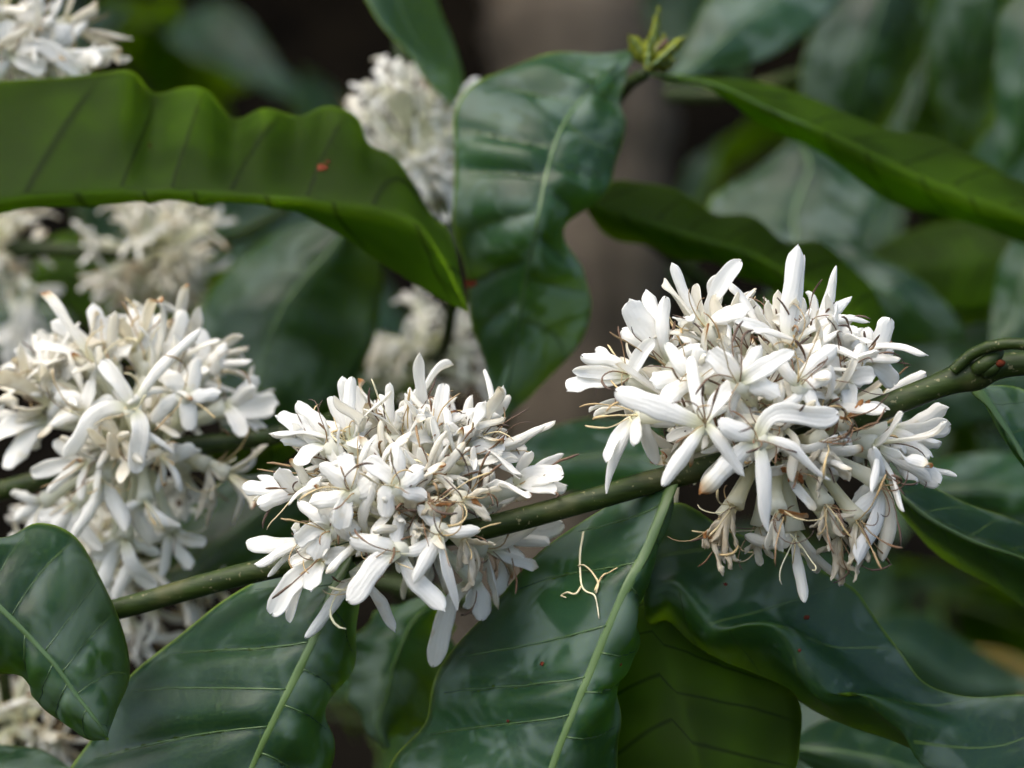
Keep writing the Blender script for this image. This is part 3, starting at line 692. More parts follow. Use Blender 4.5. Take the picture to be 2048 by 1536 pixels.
# fallen flower threads lying on the central leaf
def on_leaf(T, N, x, y, lift):
    px = pix(T.reshape(-1, 3)); i = int(np.argmin((px[:, 0] - x) ** 2 + (px[:, 1] - y) ** 2))
    p = T.reshape(-1, 3)[i]; d = pix(p)[2] - lift
    return P(x, y, d)
ft = MB()
for line, ag in (([(1167, 1065), (1161, 1100), (1160, 1130), (1163, 1170), (1172, 1184), (1188, 1190), (1194, 1210), (1198, 1238)], .02),
             ([(1163, 1172), (1152, 1188), (1135, 1186), (1122, 1192), (1132, 1196)], .12), ([(1192, 1186), (1196, 1165), (1184, 1146), (1170, 1132), (1156, 1132)], .2),
             ([(1190, 1182), (1196, 1168), (1206, 1152), (1220, 1145), (1235, 1136)], .3)):
    W = np.array([on_leaf(L1T, L1N, x, y, .0003) for x, y in line]); W = catmull(W, np.linspace(0, len(W) - 1, 26))
    W += np.array((0, -1, .4)) * .0004 * np.abs(np.sin(np.linspace(0, 9, 26)))[:, None]
    tube(ft, W, .00019 * np.linspace(1.1, .6, 26), 6, 0, ag)
fo = ft.build('flower_thread', [M_FIL])
tag(fo, 'pale dried flower thread fallen onto the large dark leaf below the clusters', 'thread')

# ================================================================== LEFT BRANCH
left = empty('coffee_branch')
tag(left, 'flowering branch at the left, slightly out of focus, with a loose starry white blossom cluster', 'branch', 'coffee branches')
stem(left, [(-700, 1150, .44), (-300, 1060, .425), (0, 982, .412), (110, 952, .408), (280, 905, .404), (480, 880, .404), (640, 850, .41), (760, 800, .43)], .0020, .0016, nodes=(4,), seed=7)
C_tr = [
 dict(t=(265, 818, -17), b=(290, 900, -3), p=[(205, 718, 0, 36), (398, 656, 1, 32), (118, 898, 0, 36), (284, 945, 0, 40), (342, 912, 2, 22)]),
 dict(t=(225, 735, -4), p=[(184, 608, 0, 38), (104, 644, 0, 38), (150, 700, -3, 34), (260, 690, -4, 30)]),
 dict(t=(295, 722, -4), p=[(268, 616, 0, 48), (328, 628, 1, 32), (248, 645, 2, 36), (360, 690, -3, 34)]),
 dict(t=(405, 745, -2), p=[(400, 656, 1, 30), (452, 688, 0, 44), (502, 716, 0, 24), (440, 720, -4, 40), (380, 700, -4, 30)]),
 dict(t=(450, 815, -1), p=[(516, 754, 1, 30), (514, 778, -2, 34), (556, 816, 0, 50), (530, 872, 2, 26), (480, 870, -4, 36)]),
 dict(t=(118, 768, -2), p=[(28, 700, 0, 26, pt), (48, 752, 2, 26, pt), (60, 790, -4, 30), (170, 730, -4, 28)]),
 dict(t=(95, 838, -2), p=[(-18, 832, 0, 30), (-20, 878, -2, 46), (10, 935, -3, 52), (60, 900, 2, 36), (140, 800, -5, 30)]),
 dict(t=(175, 925, -8), p=[(60, 940, 2, 34), (90, 985, 0, 22), (160, 1000, -1, 20), (230, 900, -3, 30), (110, 880, 0, 30)]),
 dict(t=(205, 955, -10), p=[(250, 1064, 0, 46, dict(bulge=.0)), (150, 1090, 2, 34), (180, 1040, 2, 30)]),
 dict(t=(290, 1000, -8), p=[(362, 1052, 0, 30, dict(bulge=.5)), (220, 1020, 0, 30, dict(bulge=.3)), (285, 1090, 4, 40, dict(age=.15))], fil=2),
 dict(t=(320, 915, -9), p=[(365, 985, 0, 22, dict(bulge=.5)), (318, 985, 2, 16), (390, 900, 0, 34)]),
 dict(t=(415, 930, -3), p=[(430, 1010, 0, 30), (450, 960, 0, 30), (390, 1020, 0, 26), (420, 1060, 2, 28)], wilt=.9, age=.32),
 dict(t=(150, 1005, -2), b=(240, 930, 0), p=[(95, 1085, 0, 34), (150, 1110, 1, 36), (205, 1100, 0, 34), (80, 1040, 2, 30)], age=.04),
 dict(t=(250, 1075, 0), b=(270, 950, 0), p=[(190, 1180, 0, 36), (245, 1205, 1, 38), (305, 1180, 0, 34), (320, 1110, 2, 30), (180, 1110, 2, 34)], age=.04),
 dict(t=(345, 1060, 2), b=(300, 940, 0), p=[(410, 1085, 0, 30), (375, 1140, 0, 32), (320, 1150, 0, 30), (300, 1090, 1, 30)], age=.06),
 dict(t=(90, 1000, 4), b=(200, 930, 0), p=[(30, 1040, 0, 34), (60, 1075, 0, 34), (110, 1060, 1, 30), (20, 990, 0, 30)], age=.05),
 dict(t=(200, 1140, 6), b=(260, 960, 2), p=[(160, 1225, 0, 32), (215, 1255, 0, 36), (260, 1230, 0, 30), (140, 1180, 1, 30)], age=.05),
 dict(t=(370, 790, -14), b=(330, 880, -4), p=[(320, 740, 0, 36), (400, 720, 0, 36), (440, 790, 0, 38), (380, 860, 0, 38), (300, 840, 0, 30)]),
 dict(t=(170, 830, -12), b=(250, 890, -4), p=[(120, 780, 0, 36), (190, 760, 0, 32), (100, 850, 0, 36), (200, 880, 0, 30), (230, 800, 0, 30)]),
]
ax_l = P(480, 880, .404) - P(110, 952, .408)
cluster(left, 'loose starry white blossom cluster at the left, above the lower left leaf', 275, 880, .404, ax_l, 32, C_tr, seed=23, size=.98, age=.08, wilt_low=.3, minz=-.5, front=.72, nfil=3, dry=.35)
leafpx('leaf', left, [
 (640, 850), [(590, 905), (560, 880), (545, 860)], [(540, 940), (500, 895), (490, 870)], [(480, 950), (450, 900), (440, 880)], (400, 930)],
 .41, [0, 0, 8], K=6, top=False, seed=9, label='small yellow-green leaf between the left and the central blossom cluster')
leafpx('leaf', left, [
 (-220, 1060), [(-120, 1040), (-110, 1120), (-110, 1230)], [(0, 1072), (-40, 1180), (-60, 1310)], [(75, 1048), (10, 1225), (-10, 1340)], [(150, 1075), (60, 1275), (40, 1358)],
 [(205, 1150), (110, 1330), (75, 1395)], [(240, 1250), (150, 1385), (105, 1435)], [(257, 1350), (180, 1425), (140, 1462)], [(235, 1420), (198, 1450), (175, 1480)], (215, 1478)],
 .352, [12, -2, 5], veins=.00011, rib=.0006, K=9, skew=.6, pillow=1.6, ripple=.6, q=7, qa=12, camber=1.0, seed=10, label='broad leaf at the lower left edge pointing down to the right')

# ================================================================== LOWER LEFT BRANCH behind
low = empty('coffee_branch')
tag(low, 'shaded branch behind the lower left leaves with greyish drooping blossom', 'branch', 'coffee branches')
stem(low, [(-600, 1500, .50), (-200, 1300, .47), (60, 1180, .45), (230, 1110, .445), (420, 1080, .445), (620, 1010, .45)], .0018, .0014, seed=9)
D_tr = [dict(t=(255, 1235, 0), p=[(312, 1318, 0, 30, dict(bulge=.5)), (370, 1268, 0, 28, dict(bulge=.5)), (240, 1300, 4, 26), (280, 1335, 4, 22)], fil=2),
        dict(t=(240, 1150, 0), p=[(200, 1235, 0, 34), (250, 1260, 2, 34), (300, 1230, 0, 34), (290, 1160, 2, 30)], fil=2)]
cluster(low, 'greyish blossom cluster in shade below the left starry cluster', 235, 1115, .445, P(420, 1080, .445) - P(60, 1180, .45), 26, D_tr, seed=31, size=.92, age=.06, wilt_low=.5, nfil=3)
cluster(low, 'dim blossom cluster in the lower left corner', 20, 1450, .46, P(420, 1080, .445) - P(60, 1180, .45), 22, seed=32, size=.75, age=.08, wilt_low=.5, nfil=3)
stem(low, [(60, 1180, .45), (10, 1300, .455), (20, 1450, .46), (60, 1650, .47)], .0013, .0012, 'side_stem', 8, seed=10)
leafpx('leaf', low, [
 (650, 930), [(500, 940), (580, 980), (640, 1010)], [(400, 990), (500, 1040), (590, 1090)], [(320, 1060), (420, 1100), (520, 1150)], [(300, 1130), (370, 1150), (430, 1180)], (290, 1190)],
 .44, [10, 0, 0], K=7, seed=11, label='teal leaf in shade between the left cluster and the central cluster')
leafpx('leaf', low, [
 (-150, 1500), [(-60, 1490), (-40, 1540), (-60, 1600)], [(40, 1492), (40, 1545), (20, 1610)], [(110, 1510), (110, 1560), (90, 1620)], (180, 1580)],
 .39, [12, 0, 0], K=6, seed=12, label='leaf tip in the lower left corner')

# ================================================================== UPPER LEFT BRANCH
upl = empty('coffee_branch')
tag(upl, 'upper left branch with a large wavy leaf seen from below and blossom above it', 'branch', 'coffee branches')
stem(upl, [(-900, 700, .44), (-420, 470, .43), (-160, 250, .43), (-30, 95, .435), (60, -60, .44), (140, -300, .45)], .0020, .0017, nodes=(3,), seed=12)
stem(upl, [(-200, 290, .430), (-260, 380, .420), (-300, 432, .412)], .0009, .0009, 'leaf_stalk', 8)
F_tr = [dict(t=(110, 100, -6), p=[(140, 50, 0, 52), (175, 45, 2, 30), (240, 112, 0, 28, dict(tipage=.5)), (200, 130, -3, 34), (60, 60, 0, 40)]),
        dict(t=(60, 60, -8), p=[(75, -10, 0, 26), (40, 5, 0, 44), (20, 50, 0, 36), (110, 40, 0, 40)]),
        dict(t=(20, 110, -12), p=[(90, 140, 0, 40), (-20, 160, 0, 40), (10, 40, 0, 44), (70, 80, 0, 36), (180, 125, 4, 34)])]
cluster(upl, 'white blossom cluster cut by the upper left corner, above the wavy leaf', -30, 95, .435, P(-160, 250, .43) - P(60, -60, .44), 36, F_tr, seed=41, age=.1, nfil=3, size=.95)
rows = [(-300, 432), [(-180, 260), (-190, 420), (-190, 428)], [(-80, 185), (-90, 412), (-90, 420)], [(10, 165), (0, 403), (0, 411)], [(100, 158), (80, 394), (80, 402)],
 [(190, 148), (160, 387), (160, 395)], [(262, 143), (230, 384), (230, 392)], [(308, 188, 6), (290, 383), (290, 391)], [(370, 176), (350, 384), (350, 392)], [(415, 183), (410, 386), (410, 393)],
 [(467, 238, 6), (460, 388), (460, 395)], [(530, 218), (515, 391), (515, 398)], [(600, 236, 6), (580, 396), (575, 412)], [(655, 216), (640, 403), (630, 442)], [(710, 236), (695, 410), (690, 475)],
 [(735, 290), (750, 420), (750, 515)], [(795, 325), (805, 435), (810, 552)], [(855, 425), (850, 465), (860, 582)], [(897, 472), (890, 530), (905, 607)], (934, 622)]
BLo, BLT, BLN = leafpx('leaf', upl, rows, .405, [22, 0, 16], K=9.5, skew=.55, pillow=.9, groove=.3, top=False, q=6, qa=16, rib=.00035, seed=13,
 label='large wavy green leaf seen from below across the upper left')
spot(BLo, BLT, BLN, 643, 333, .0010, 3); spot(BLo, BLT, BLN, 655, 322, .0004, 4); spot(BLo, BLT, BLN, 300, 290, .0003, 6)
# narrow leaf coming down from the top edge, twisted
leafpx('leaf', upl, [(690, -260), [(690, -120), (750, -130), (830, -140)], [(718, -30), (780, -40), (860, -50)], [(762, 45), (812, 40), (885, 35)], [(822, 112), (850, 110), (918, 112)], [(862, 168), (882, 168), (926, 172)], (905, 215)],
 .48, [-6, 0, 14], K=7, seed=14, label='narrow green leaf hanging in from the top edge beside the small upper cluster')

# ================================================================== MIDDLE TWIG with two small clusters
mid_ = empty('coffee_branch')
tag(mid_, 'thin dark upright twig behind the middle with two small blurred blossom clusters', 'branch', 'coffee branches')
stem(mid_, [(760, -250, .52), (800, 100, .51), (840, 290, .505), (893, 430, .50), (907, 560, .50), (890, 690, .52), (860, 730, .54), (820, 900, .56), (800, 1200, .58)], .0013, .0016, nodes=(2, 6), seed=15)
cluster(mid_, 'blurred white blossom cluster at the upper middle, behind the wavy leaf tip', 825, 292, .505, (0.15, 0, 1), 46, seed=51, size=.68, squash=(1, 1, 1.12), age=.01, nfil=1)
cluster(mid_, 'small dim blurred blossom cluster at the centre, above the central cluster', 850, 715, .54, (0.2, 0, 1), 24, seed=52, size=.66, age=.04, nfil=1)

# ================================================================== BACK LEFT BRANCH
bl = empty('coffee_branch')
tag(bl, 'blurred branch behind the wavy leaf at the left with two round blossom clusters', 'branch', 'coffee branches')
stem(bl, [(-800, 620, .60), (-300, 560, .56), (40, 500, .53), (310, 510, .53), (480, 470, .55), (640, 380, .60)], .0018, .0014, nodes=(2, 3), seed=16)
cluster(bl, 'round blurred blossom cluster under the large wavy leaf', 310, 500, .53, (1, 0, 0), 42, seed=53, size=.68, age=.07, nfil=1, wilt_low=.2)
I_tr = [dict(t=(60, 580, -4), p=[(48, 720, 0, 40, dict(bulge=0)), (10, 712, 0, 40), (125, 575, 0, 22), (95, 690, 4, 16)], fil=1),
        dict(t=(40, 640, -4), p=[(12, 730, 0, 44), (60, 660, 0, 30), (-20, 680, 0, 34)], fil=1)]
cluster(bl, 'blurred blossom cluster at the left edge with long drooping petals', -25, 480, .53, (1, 0, 0), 28, I_tr, seed=54, size=.62, age=.12, nfil=1, wilt_low=.4)
leafpx('leaf', bl, [(720, 420), [(560, 465), (660, 500), (762, 480)], [(440, 560), (590, 580), (765, 580)], [(375, 665), (540, 670), (745, 690)], [(400, 760), (520, 760), (680, 790)], (470, 900)],
 .50, [14, 0, 10], K=7, pillow=1.2, seed=15, label='dark blurred leaf behind the gap between the left and central clusters')
leafpx('leaf', bl, [(380, 700), [(480, 700), (470, 760), (460, 810)], [(580, 690), (600, 760), (600, 830)], [(700, 720), (720, 790), (700, 850)], (800, 840)],
 .53, [12, 0, 4], K=7, pillow=1.2, seed=16, label='blurred leaf with pale sheen above the central cluster')
leafpx('leaf', bl, [(150, 640), [(60, 560), (110, 620), (150, 700)], [(-40, 520), (0, 620), (60, 720)], [(-160, 560), (-120, 640), (-80, 720)], (-260, 660)],
 .60, [10, 0, 0], K=7, seed=17, label='dim blue-green leaf at the left edge behind the drooping petals')
leafpx('leaf', bl, [(20, 560), [(120, 470), (130, 540), (120, 600)], [(230, 500), (240, 600), (220, 690)], [(330, 580), (340, 680), (310, 750)], (420, 760)],
 .60, [6, 0, 0], K=7, top=False, seed=18, label='dark green leaf underside behind the round blurred cluster')

# ================================================================== SHOOT TIP BRANCH in the upper middle
tipb = empty('coffee_branch')
tag(tipb, 'branch tip at the upper middle ending in a yellow-green bud, with a drooping puckered leaf', 'branch', 'coffee branches')
stem(tipb, [(1288, 148, .432), (1255, 172, .450), (1205, 240, .475), (1150, 340, .52), (1060, 520, .60), (1000, 900, .75)], .0012, .0020, seed=17)
Ko, KT, KN = leafpx('leaf', tipb, [
 (1274, 104), [(1200, 104), (1225, 140), (1252, 152)], [(1080, 114), (1170, 190), (1245, 190)], [(980, 147), (1130, 245), (1247, 245)], [(915, 215), (1105, 305), (1242, 310)],
 [(905, 300), (1090, 365), (1214, 370)], [(912, 390), (1078, 430), (1152, 435)], [(915, 470), (1066, 490), (1138, 482)], [(928, 560), (1052, 560), (1160, 548)], [(948, 640), (1040, 640), (1187, 607)],
 [(960, 710), (1025, 720), (1150, 692)], [(980, 790), (1012, 790), (1070, 785)], (1005, 842)],
 .428, [6, -2, 8], rowd=[24, 18, 11, 5, 0, -4, -6, -4, 0, 3, 6, 8, 10], K=10, skew=.7, pillow=3.2, groove=.4, ripple=1.2, nrip=5, q=8, qa=14, seed=19, rib=.0005, label='drooping puckered leaf with grey sheen hanging at the centre')
spot(Ko, KT, KN, 946, 566, .0012, 5)
leafpx('leaf', tipb, [
 (1296, 148), [(1420, 158), (1425, 170), (1425, 182)], [(1540, 176), (1530, 215), (1520, 238)], [(1660, 210), (1640, 262), (1620, 298)], [(1780, 262), (1745, 312), (1720, 358)],
 [(1870, 288), (1840, 355), (1820, 412)], [(1970, 320), (1940, 395), (1930, 448)], [(2060, 370), (2050, 430), (2040, 480)], [(2160, 430), (2150, 480), (2140, 510)], (2280, 560)],
 .445, [18, 0, 8], K=9, top=False, pillow=.5, ripple=.8, seed=20, label='long narrow leaf seen from below, reaching from the bud to the right edge')
def bud_leaf(x0, y0, x1, y1, w_, d, seed):
    mm = d / 1024 * TX; a = np.array((x0, y0)); b = np.array((x1, y1)); t = (b - a) / np.linalg.norm(b - a); n_ = np.array((-t[1], t[0]))
    rws = [(x0, y0)]
    for s_, k in ((.2, .6), (.45, 1), (.7, .8), (.88, .4)):
        c_ = a + (b - a) * s_; rws.append([(*(c_ - n_ * w_ * k), 2), (*c_, 0), (*(c_ + n_ * w_ * k), 2)])
    rws.append((x1, y1))
    leafpx('young_leaf', tipb, rws, d, K=4, pillow=.2, q=4, qa=4, seed=seed, mats=[M_YNG, M_YNG], rib=.0003)
for i, (x1, y1, w_) in enumerate([(1318, 12, 9), (1258, 70, 20), (1372, 72, 13), (1262, 98, 14), (1352, 122, 16), (1300, 70, 14), (1330, 70, 12)]):
    bud_leaf(1300 + 6 * math.sin(i * 2.1), 128 + (i % 3) * 6, x1, y1, w_, .428 - .002 * (i % 3), i)
stipule(tipb, 1300, 140, .430, 1325, 80, .0014, 'bud', M_YNG)
stipule(tipb, 1318, 100, .427, 1336, 78, .0006, 'bud_tip', M_DEAD)

# ================================================================== RIGHT BACKGROUND BRANCHES
rb = empty('coffee_branch')
tag(rb, 'blurred branch behind the largest cluster with a dark leaf underside and a pale glossy leaf', 'branch', 'coffee branches')
stem(rb, [(1130, 395, .50), (1180, 410, .50), (1300, 480, .53), (1600, 700, .60), (2100, 900, .70)], .0014, .002, seed=18)
leafpx('leaf', rb, [
 (1160, 400), [(1225, 366), (1215, 420), (1210, 465)], [(1290, 366), (1290, 440), (1290, 492)], [(1400, 412), (1390, 475), (1390, 520)], [(1490, 440), (1480, 500), (1480, 542)],
 [(1570, 476), (1560, 540), (1550, 590)], [(1650, 498), (1640, 585), (1620, 655)], [(1720, 548), (1705, 640), (1680, 712)], [(1765, 640), (1745, 700), (1720, 745)], (1780, 790)],
 .455, [12, 0, 8], K=9, top=False, ripple=1.0, nrip=5, seed=21, label='dark wavy leaf underside behind the top of the largest cluster')
leafpx('leaf', rb, [
 (1590, 272), [(1520, 330), (1620, 330), (1720, 350)], [(1420, 400), (1590, 420), (1765, 400)], [(1440, 460), (1600, 490), (1725, 470)], [(1560, 520), (1680, 540), (1745, 508)],
 [(1700, 600), (1780, 590), (1825, 548)], [(1770, 690), (1850, 640), (1892, 608)], (1935, 680)],
 .53, [4, 0, 4], rowd=[26, 8, -6, 0], K=8, pillow=1.2, seed=22, label='pale glossy blurred leaf above right of the largest cluster')
leafpx('leaf', rb, [(1775, 605), [(1800, 600), (1800, 618), (1790, 640)], [(1840, 612), (1835, 640), (1815, 655)], [(1870, 640), (1862, 655), (1850, 668)], (1890, 672)],
 .60, K=4, ripple=3, mats=[M_DEAD, M_DEAD], seed=23, rib=0, label='withered pinkish-brown leaf tip right of the largest cluster')
leafpx('leaf', rb, [(1730, 700), [(1800, 690), (1820, 780), (1830, 860)], [(1900, 660), (1930, 760), (1950, 850)], [(2000, 650), (2040, 740), (2050, 830)], (2160, 740)],
 .56, [12, 0, 0], K=7, seed=24, label='blurred teal leaf behind the right end of the branch')
leafpx('leaf', rb, [(1800, 980), [(1870, 925), (1880, 975), (1880, 1010)], [(1960, 905), (1970, 970), (1970, 1020)], [(2060, 915), (2060, 980), (2050, 1030)], (2180, 990)],
 .50, [16, 0, 0], K=7, seed=25, label='blurred leaf behind the folded leaf at the right edge')

ur = empty('coffee_branch')
tag(ur, 'blurred leafy branch filling the upper right corner', 'branch', 'coffee branches')
stem(ur, [(1330, 190, .62), (1500, 180, .62), (1750, 90, .64), (2000, -60, .66), (2400, -300, .7)], .002, .0024, seed=19)
leafpx('leaf', ur, [
 (1330, 165), [(1372, 95), (1400, 122), (1440, 142)], [(1398, 30), (1460, 70), (1530, 118)], [(1440, -30), (1530, 10), (1622, 62)], [(1520, -120), (1600, -60), (1692, -20)], (1700, -180)],
 .54, [4, 0, 4], rowd=[0, 10, 30], K=7, pillow=1.0, seed=26, label='glossy teal leaf at the top edge right of the bud')
leafpx('leaf', ur, [(1870, -160), [(1700, -60), (1790, -50), (1880, -40)], [(1620, 70), (1740, 90), (1850, 90)], [(1600, 190), (1710, 210), (1800, 210)], [(1640, 300), (1700, 300), (1750, 290)], (1690, 370)],
 .60, [10, 0, 14], K=8, pillow=.8, rib=.0005, rowd=[6, 0, 6, 22], seed=27, label='dark hanging leaf with pale sheen at the upper right')
leafpx('leaf', ur, [(2080, -160), [(1900, -60), (2000, -50), (2090, -40)], [(1850, 60), (1950, 90), (2060, 90)], [(1860, 180), (1940, 200), (2020, 200)], [(1890, 270), (1930, 290), (1970, 270)], (1920, 340)],
 .62, [10, 0, 14], K=8, pillow=.8, rib=.0005, rowd=[0, 6, 16, 30], seed=28, label='dark glossy leaf hanging at the upper right corner')
leafpx('leaf', ur, [(2200, -60), [(2020, 0), (2100, 20), (2180, 40)], [(1990, 120), (2060, 140), (2150, 150)], [(1990, 230), (2040, 250), (2110, 250)], (2000, 360)],
 .58, [8, 0, 10], K=8, pillow=1.2, rowd=[10, 2, 4, 10], seed=29, label='leaf along the right edge in the upper corner')
leafpx('leaf', ur, [(2200, 480), [(2050, 420), (2060, 500), (2060, 590)], [(1930, 440), (1930, 520), (1930, 620)], [(1800, 470), (1800, 540), (1820, 610)], (1700, 540)],
 .56, [10, 0, 0], K=7, top=False, seed=30, label='dark leaf underside below the long narrow leaf at the right')
leafpx('leaf', ur, [(2240, 420), [(2090, 430), (2120, 500), (2160, 560)], [(2010, 500), (2050, 560), (2110, 620)], [(1985, 590), (2030, 640), (2080, 680)], (1980, 700)],
 .52, [10, 0, 0], K=7, seed=31, label='blue-green leaf at the right edge beside the branch node')

lo = empty('coffee_branch')
tag(lo, 'dim branch in the lower background with leaves behind the large dark leaf', 'branch', 'coffee branches')
stem(lo, [(600, 1120, .52), (830, 1180, .50), (1000, 1220, .50), (1300, 1300, .52), (1700, 1400, .54), (2200, 1450, .56)], .0018, .002, seed=20)
leafpx('leaf', lo, [(905, 1190), [(770, 1215), (835, 1235), (905, 1250)], [(705, 1290), (795, 1310), (905, 1330)], [(692, 1370), (775, 1390), (855, 1450)], [(720, 1440), (760, 1450), (800, 1470)], (770, 1500)],
 .415, [4, 0, 10], K=6, ripple=1.4, nrip=6, seed=32, label='mottled leaf in the gap between the two large lower leaves')
leafpx('leaf', lo, [(1300, 1150), [(1180, 1210), (1330, 1200), (1480, 1220)], [(1140, 1330), (1340, 1320), (1570, 1340)], [(1160, 1470), (1370, 1470), (1590, 1450)], [(1230, 1600), (1400, 1610), (1560, 1590)], (1430, 1760)],
 .383, [4, -1, 4], rowd=[0, -4, -8, -11, -12], K=7, seed=38, label='added leaf blocking light behind the shadowed leaf under the wavy-edged one')  # added to stop light coming through the shadowed leaf in front
leafpx('leaf', lo, [(980, 900), [(1080, 862), (1090, 920), (1080, 975)], [(1180, 838), (1200, 910), (1190, 985)], [(1290, 850), (1310, 920), (1300, 995)], (1420, 930)],
 .45, [14, 0, 0], K=7, seed=33, label='blurred teal leaf behind the left side of the largest cluster')
leafpx('leaf', lo, [(1560, 1490), [(1660, 1438), (1670, 1500), (1660, 1560)], [(1760, 1450), (1770, 1520), (1760, 1590)], [(1850, 1490), (1860, 1550), (1850, 1610)], (1980, 1600)],
 .43, [14, 0, 0], K=7, seed=34, label='leaf below the wavy-edged leaf at the bottom edge')
leafpx('leaf', lo, [(1880, 1320), [(1930, 1295), (1930, 1330), (1920, 1360)], [(2000, 1300), (2000, 1345), (1990, 1385)], [(2070, 1330), (2080, 1370), (2070, 1410)], (2150, 1400)],
 .70, K=5, mats=[M_YEL, M_YEL], seed=35, label='yellowed blurred leaf near the lower right corner')
leafpx('leaf', lo, [(1230, 1560), [(1240, 1450), (1200, 1500), (1180, 1560)], [(1060, 1440), (1050, 1520), (1040, 1600)], [(900, 1470), (890, 1550), (880, 1620)], (760, 1600)],
 .50, [10, 0, 0], K=7, top=False, seed=36, label='shadowed leaf behind the foot of the large dark leaf')
leafpx('leaf', lo, [(1720, 1250), [(1830, 1225), (1830, 1300), (1820, 1360)], [(1940, 1290), (1930, 1360), (1900, 1420)], (2080, 1380)],
 .60, [10, 0, 0], K=7, seed=37, label='dim leaf above the yellowed leaf at the lower right')
cluster(lo, 'dim blurred blossom peeping out at the bottom edge right of the large dark leaf', 1330, 1570, .60, (1, 0, 0), 16, seed=57, size=.4, age=.2, nfil=0)

# ================================================================== FAR LEAFY BRANCHES of the next bush
def template_leaf(i):
    L = (.105, .12, .09)[i]; Wd = (.021, .023, .019)[i]; G = np.zeros((9, 3, 3))
    for q in range(9):
        t = q / 8; y = L * t; wdt = Wd * math.sin(math.pi * min(1, max(0, t)) ** .85) ** .8 * (1 if 0 < t < 1 else .02) + .0004
        z = -.30 * L * t * t + .012 * math.sin(3 * t + i)
        for j, sg in enumerate((-1, 0, 1)): G[q, j] = (sg * wdt, y, z + (.30 * wdt if sg else 0))
    o, _, _ = build_leaf('leaf', None, resample(G, 4, 5), 1, 3, K=8, pillow=1.0, ripple=1.6, nrip=4, facing=(0, 0, 1), seed=60 + i, rib=.0006)
    rb_ = [c for c in bpy.data.objects if c.parent == o][0]
    me, mr = o.data, rb_.data; bpy.data.objects.remove(rb_); bpy.data.objects.remove(o); return me, mr
TL = [template_leaf(i) for i in range(3)]
from mathutils import Matrix
def far_branch(label, pts, npair, seed):
    r_ = np.random.default_rng(seed); e = empty('coffee_branch'); tag(e, label, 'branch', 'coffee branches')
    stem(e, pts, .002, .0016, seed=seed, sub=6, sides=8)
    W = catmull(np.array([P(*p) for p in pts]), np.linspace(0, len(pts) - 1, 60)); tn = np.gradient(W, axis=0)
    for i in range(npair):
        f = int((i + .5) / npair * 58 + r_.uniform(-2, 2)); f = min(max(f, 0), 59); p = W[f]; tg = nrm(tn[f]); sd_ = nrm(np.cross(tg, (0, 0, 1)))
        for sg in (-1, 1):
            y = nrm(sg * sd_ * r_.uniform(.6, 1) + tg * r_.uniform(-.1, .6) + np.array((0, 0, r_.uniform(-.9, .15)))); z = nrm(np.array((0, 0, 1)) + r_.normal(0, .35, 3)); x = nrm(np.cross(y, z)); z = np.cross(x, y)
            me, mr = TL[r_.integers(3)]; o = bpy.data.objects.new('leaf', me); sc.collection.objects.link(o); o.parent = e
            s_ = r_.uniform(.9, 1.35)
            o.matrix_world = Matrix(((x[0] * s_, y[0] * s_, z[0] * s_, p[0]), (x[1] * s_, y[1] * s_, z[1] * s_, p[1]), (x[2] * s_, y[2] * s_, z[2] * s_, p[2]), (0, 0, 0, 1)))
            m_ = bpy.data.objects.new('midrib', mr); sc.collection.objects.link(m_); m_.parent = o
far_branch('far dark leafy branch across the top left behind the upper left cluster', [(-350, 120, 1.40), (0, 40, 1.33), (300, 50, 1.29), (500, 110, 1.37), (640, 220, 1.47)], 6, 71)
far_branch('far dark leafy branch behind the gap between the wavy leaf and the central cluster', [(150, 300, 1.26), (420, 380, 1.23), (560, 470, 1.26), (660, 600, 1.33), (700, 800, 1.40)], 6, 72)
far_branch('far leafy branch behind the long narrow leaf at the upper right', [(1520, 260, 1.26), (1680, 250, 1.19), (1850, 300, 1.15), (2250, 330, 1.19)], 6, 73)
far_branch('far leafy branch behind the right side of the largest cluster', [(1520, 620, 1.26), (1720, 700, 1.19), (1950, 730, 1.15), (2350, 640, 1.19)], 6, 74)
far_branch('far leafy branch in the dark lower right corner', [(1500, 1100, 1.26), (1750, 1160, 1.19), (2000, 1230, 1.15), (2300, 1350, 1.19)], 6, 75)
far_branch('far leafy branch in the dark below the central cluster', [(350, 1330, 1.19), (700, 1430, 1.15), (1000, 1430, 1.15), (1350, 1380, 1.19)], 6, 76)
far_branch('far leafy branch along the top right edge', [(1420, -120, 1.26), (1700, -40, 1.19), (1950, 40, 1.19), (2300, 150, 1.19)], 6, 77)

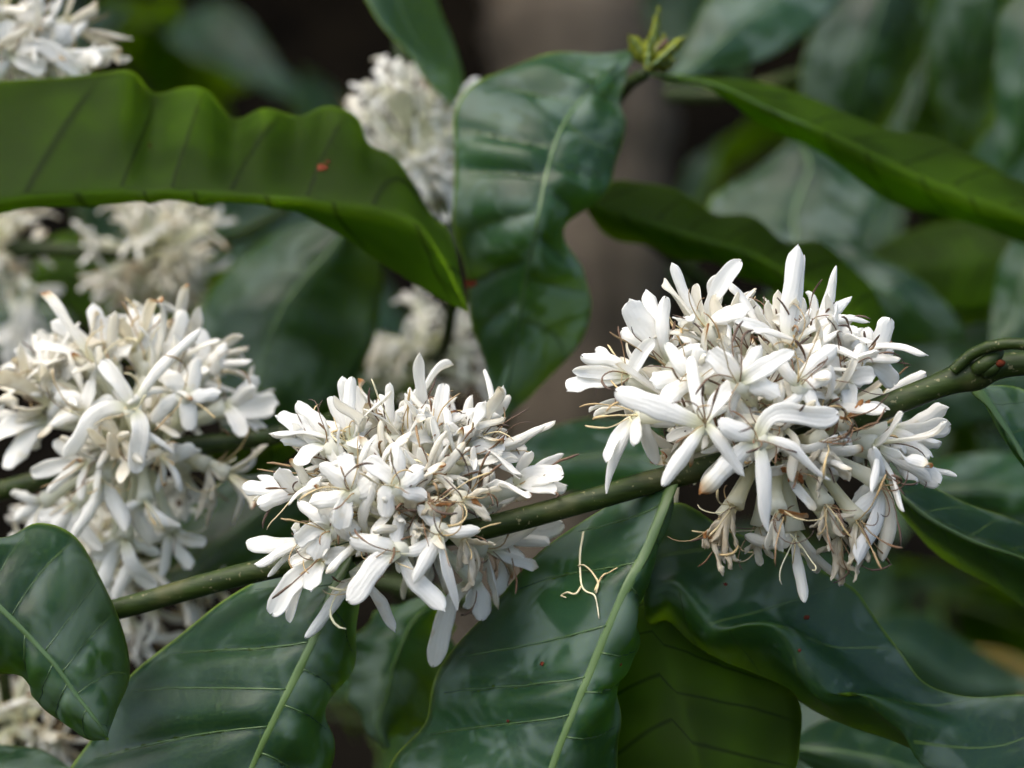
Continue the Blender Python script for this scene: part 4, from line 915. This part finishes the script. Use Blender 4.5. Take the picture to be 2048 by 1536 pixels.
# ================================================================== SHADE TREE : trunk in view, unseen leaf mass added overhead to darken the background
tree = empty('shade_tree')
tag(tree, 'blurred grey-brown tree trunk standing in the dark background', 'tree')
TD = 1.45
mb = MB()
tp_ = [P(1010, 1600, TD + .05), P(1085, 1100, TD), P(1130, 700, TD), P(1160, 250, TD), P(1150, 0, TD), P(1120, -300, TD + .02)]
foot = tp_[0].copy(); foot[2] = -0.15; foot[0] -= .12; mid_p = (foot + tp_[0]) / 2 + np.array((-.01, 0, 0))
top1 = tp_[-1] + np.array((-.02, .03, .5)); top2 = top1 + np.array((.05, .1, .8))
pp = np.array([foot, mid_p] + tp_ + [top1, top2]); ts = np.linspace(0, len(pp) - 1, 90)
path = catmull(pp, ts); rad = np.interp(ts, [0, 1, 2, 5, 8, 9], [.095, .075, .062, .060, .055, .04]) * (1 + .05 * np.sin(ts * 9) + .03 * np.sin(ts * 23))
tube(mb, path, rad, 20); mb.build('trunk', [M_BARK], tree)
for k, (a, l, z) in enumerate([(0.4, 1.6, 2.2), (1.6, 1.8, 2.35), (2.7, 1.7, 2.25), (4.9, .9, 2.5), (5.6, 1.4, 2.4)]):
    b0 = path[int(np.argmin(np.abs(path[:, 2] - z)))]; n = 14
    q = np.array([b0 + np.array((math.cos(a), math.sin(a), .25)) * l * t + np.array((0, 0, .25)) * t * t for t in np.linspace(0, 1, n)])
    mbl = MB(); tube(mbl, q, np.linspace(.03, .006, n), 8); mbl.build('limb', [M_BARK], tree)
def added_shade_crown(num, lo_, hi_, seed):
    r_ = np.random.default_rng(seed); V = []; Fc = []
    for i in range(num):
        c_ = r_.uniform(lo_, hi_); d = nrm(r_.normal(0, 1, 3) * np.array((1, 1, .35))); u = nrm(np.cross(d, nrm(r_.normal(0, .5, 3) + np.array((0, 0, 1)))))
        nn = np.cross(d, u); L = r_.uniform(.10, .19); W_ = L * .24; o = len(V)
        V += [c_, c_ + d * L * .35 + u * W_ - nn * .008, c_ + d * L * .75 + u * W_ * .7 - nn * .012, c_ + d * L - nn * .03, c_ + d * L * .75 - u * W_ * .7 - nn * .012, c_ + d * L * .35 - u * W_ - nn * .008, c_ + d * L * .5]
        Fc += [(o, o + 1, o + 6), (o + 1, o + 2, o + 6), (o + 2, o + 3, o + 6), (o + 3, o + 4, o + 6), (o + 4, o + 5, o + 6), (o + 5, o, o + 6)]
    m = MB(); m.add(V, Fc); return m
added_shade_crown(8500, (-3.0, .68, 1.92), (3.0, 5.6, 2.7), 5).build('added_shade_crown', [M_CROWN], tree)  # unseen leaf mass added overhead to keep sky light off the background
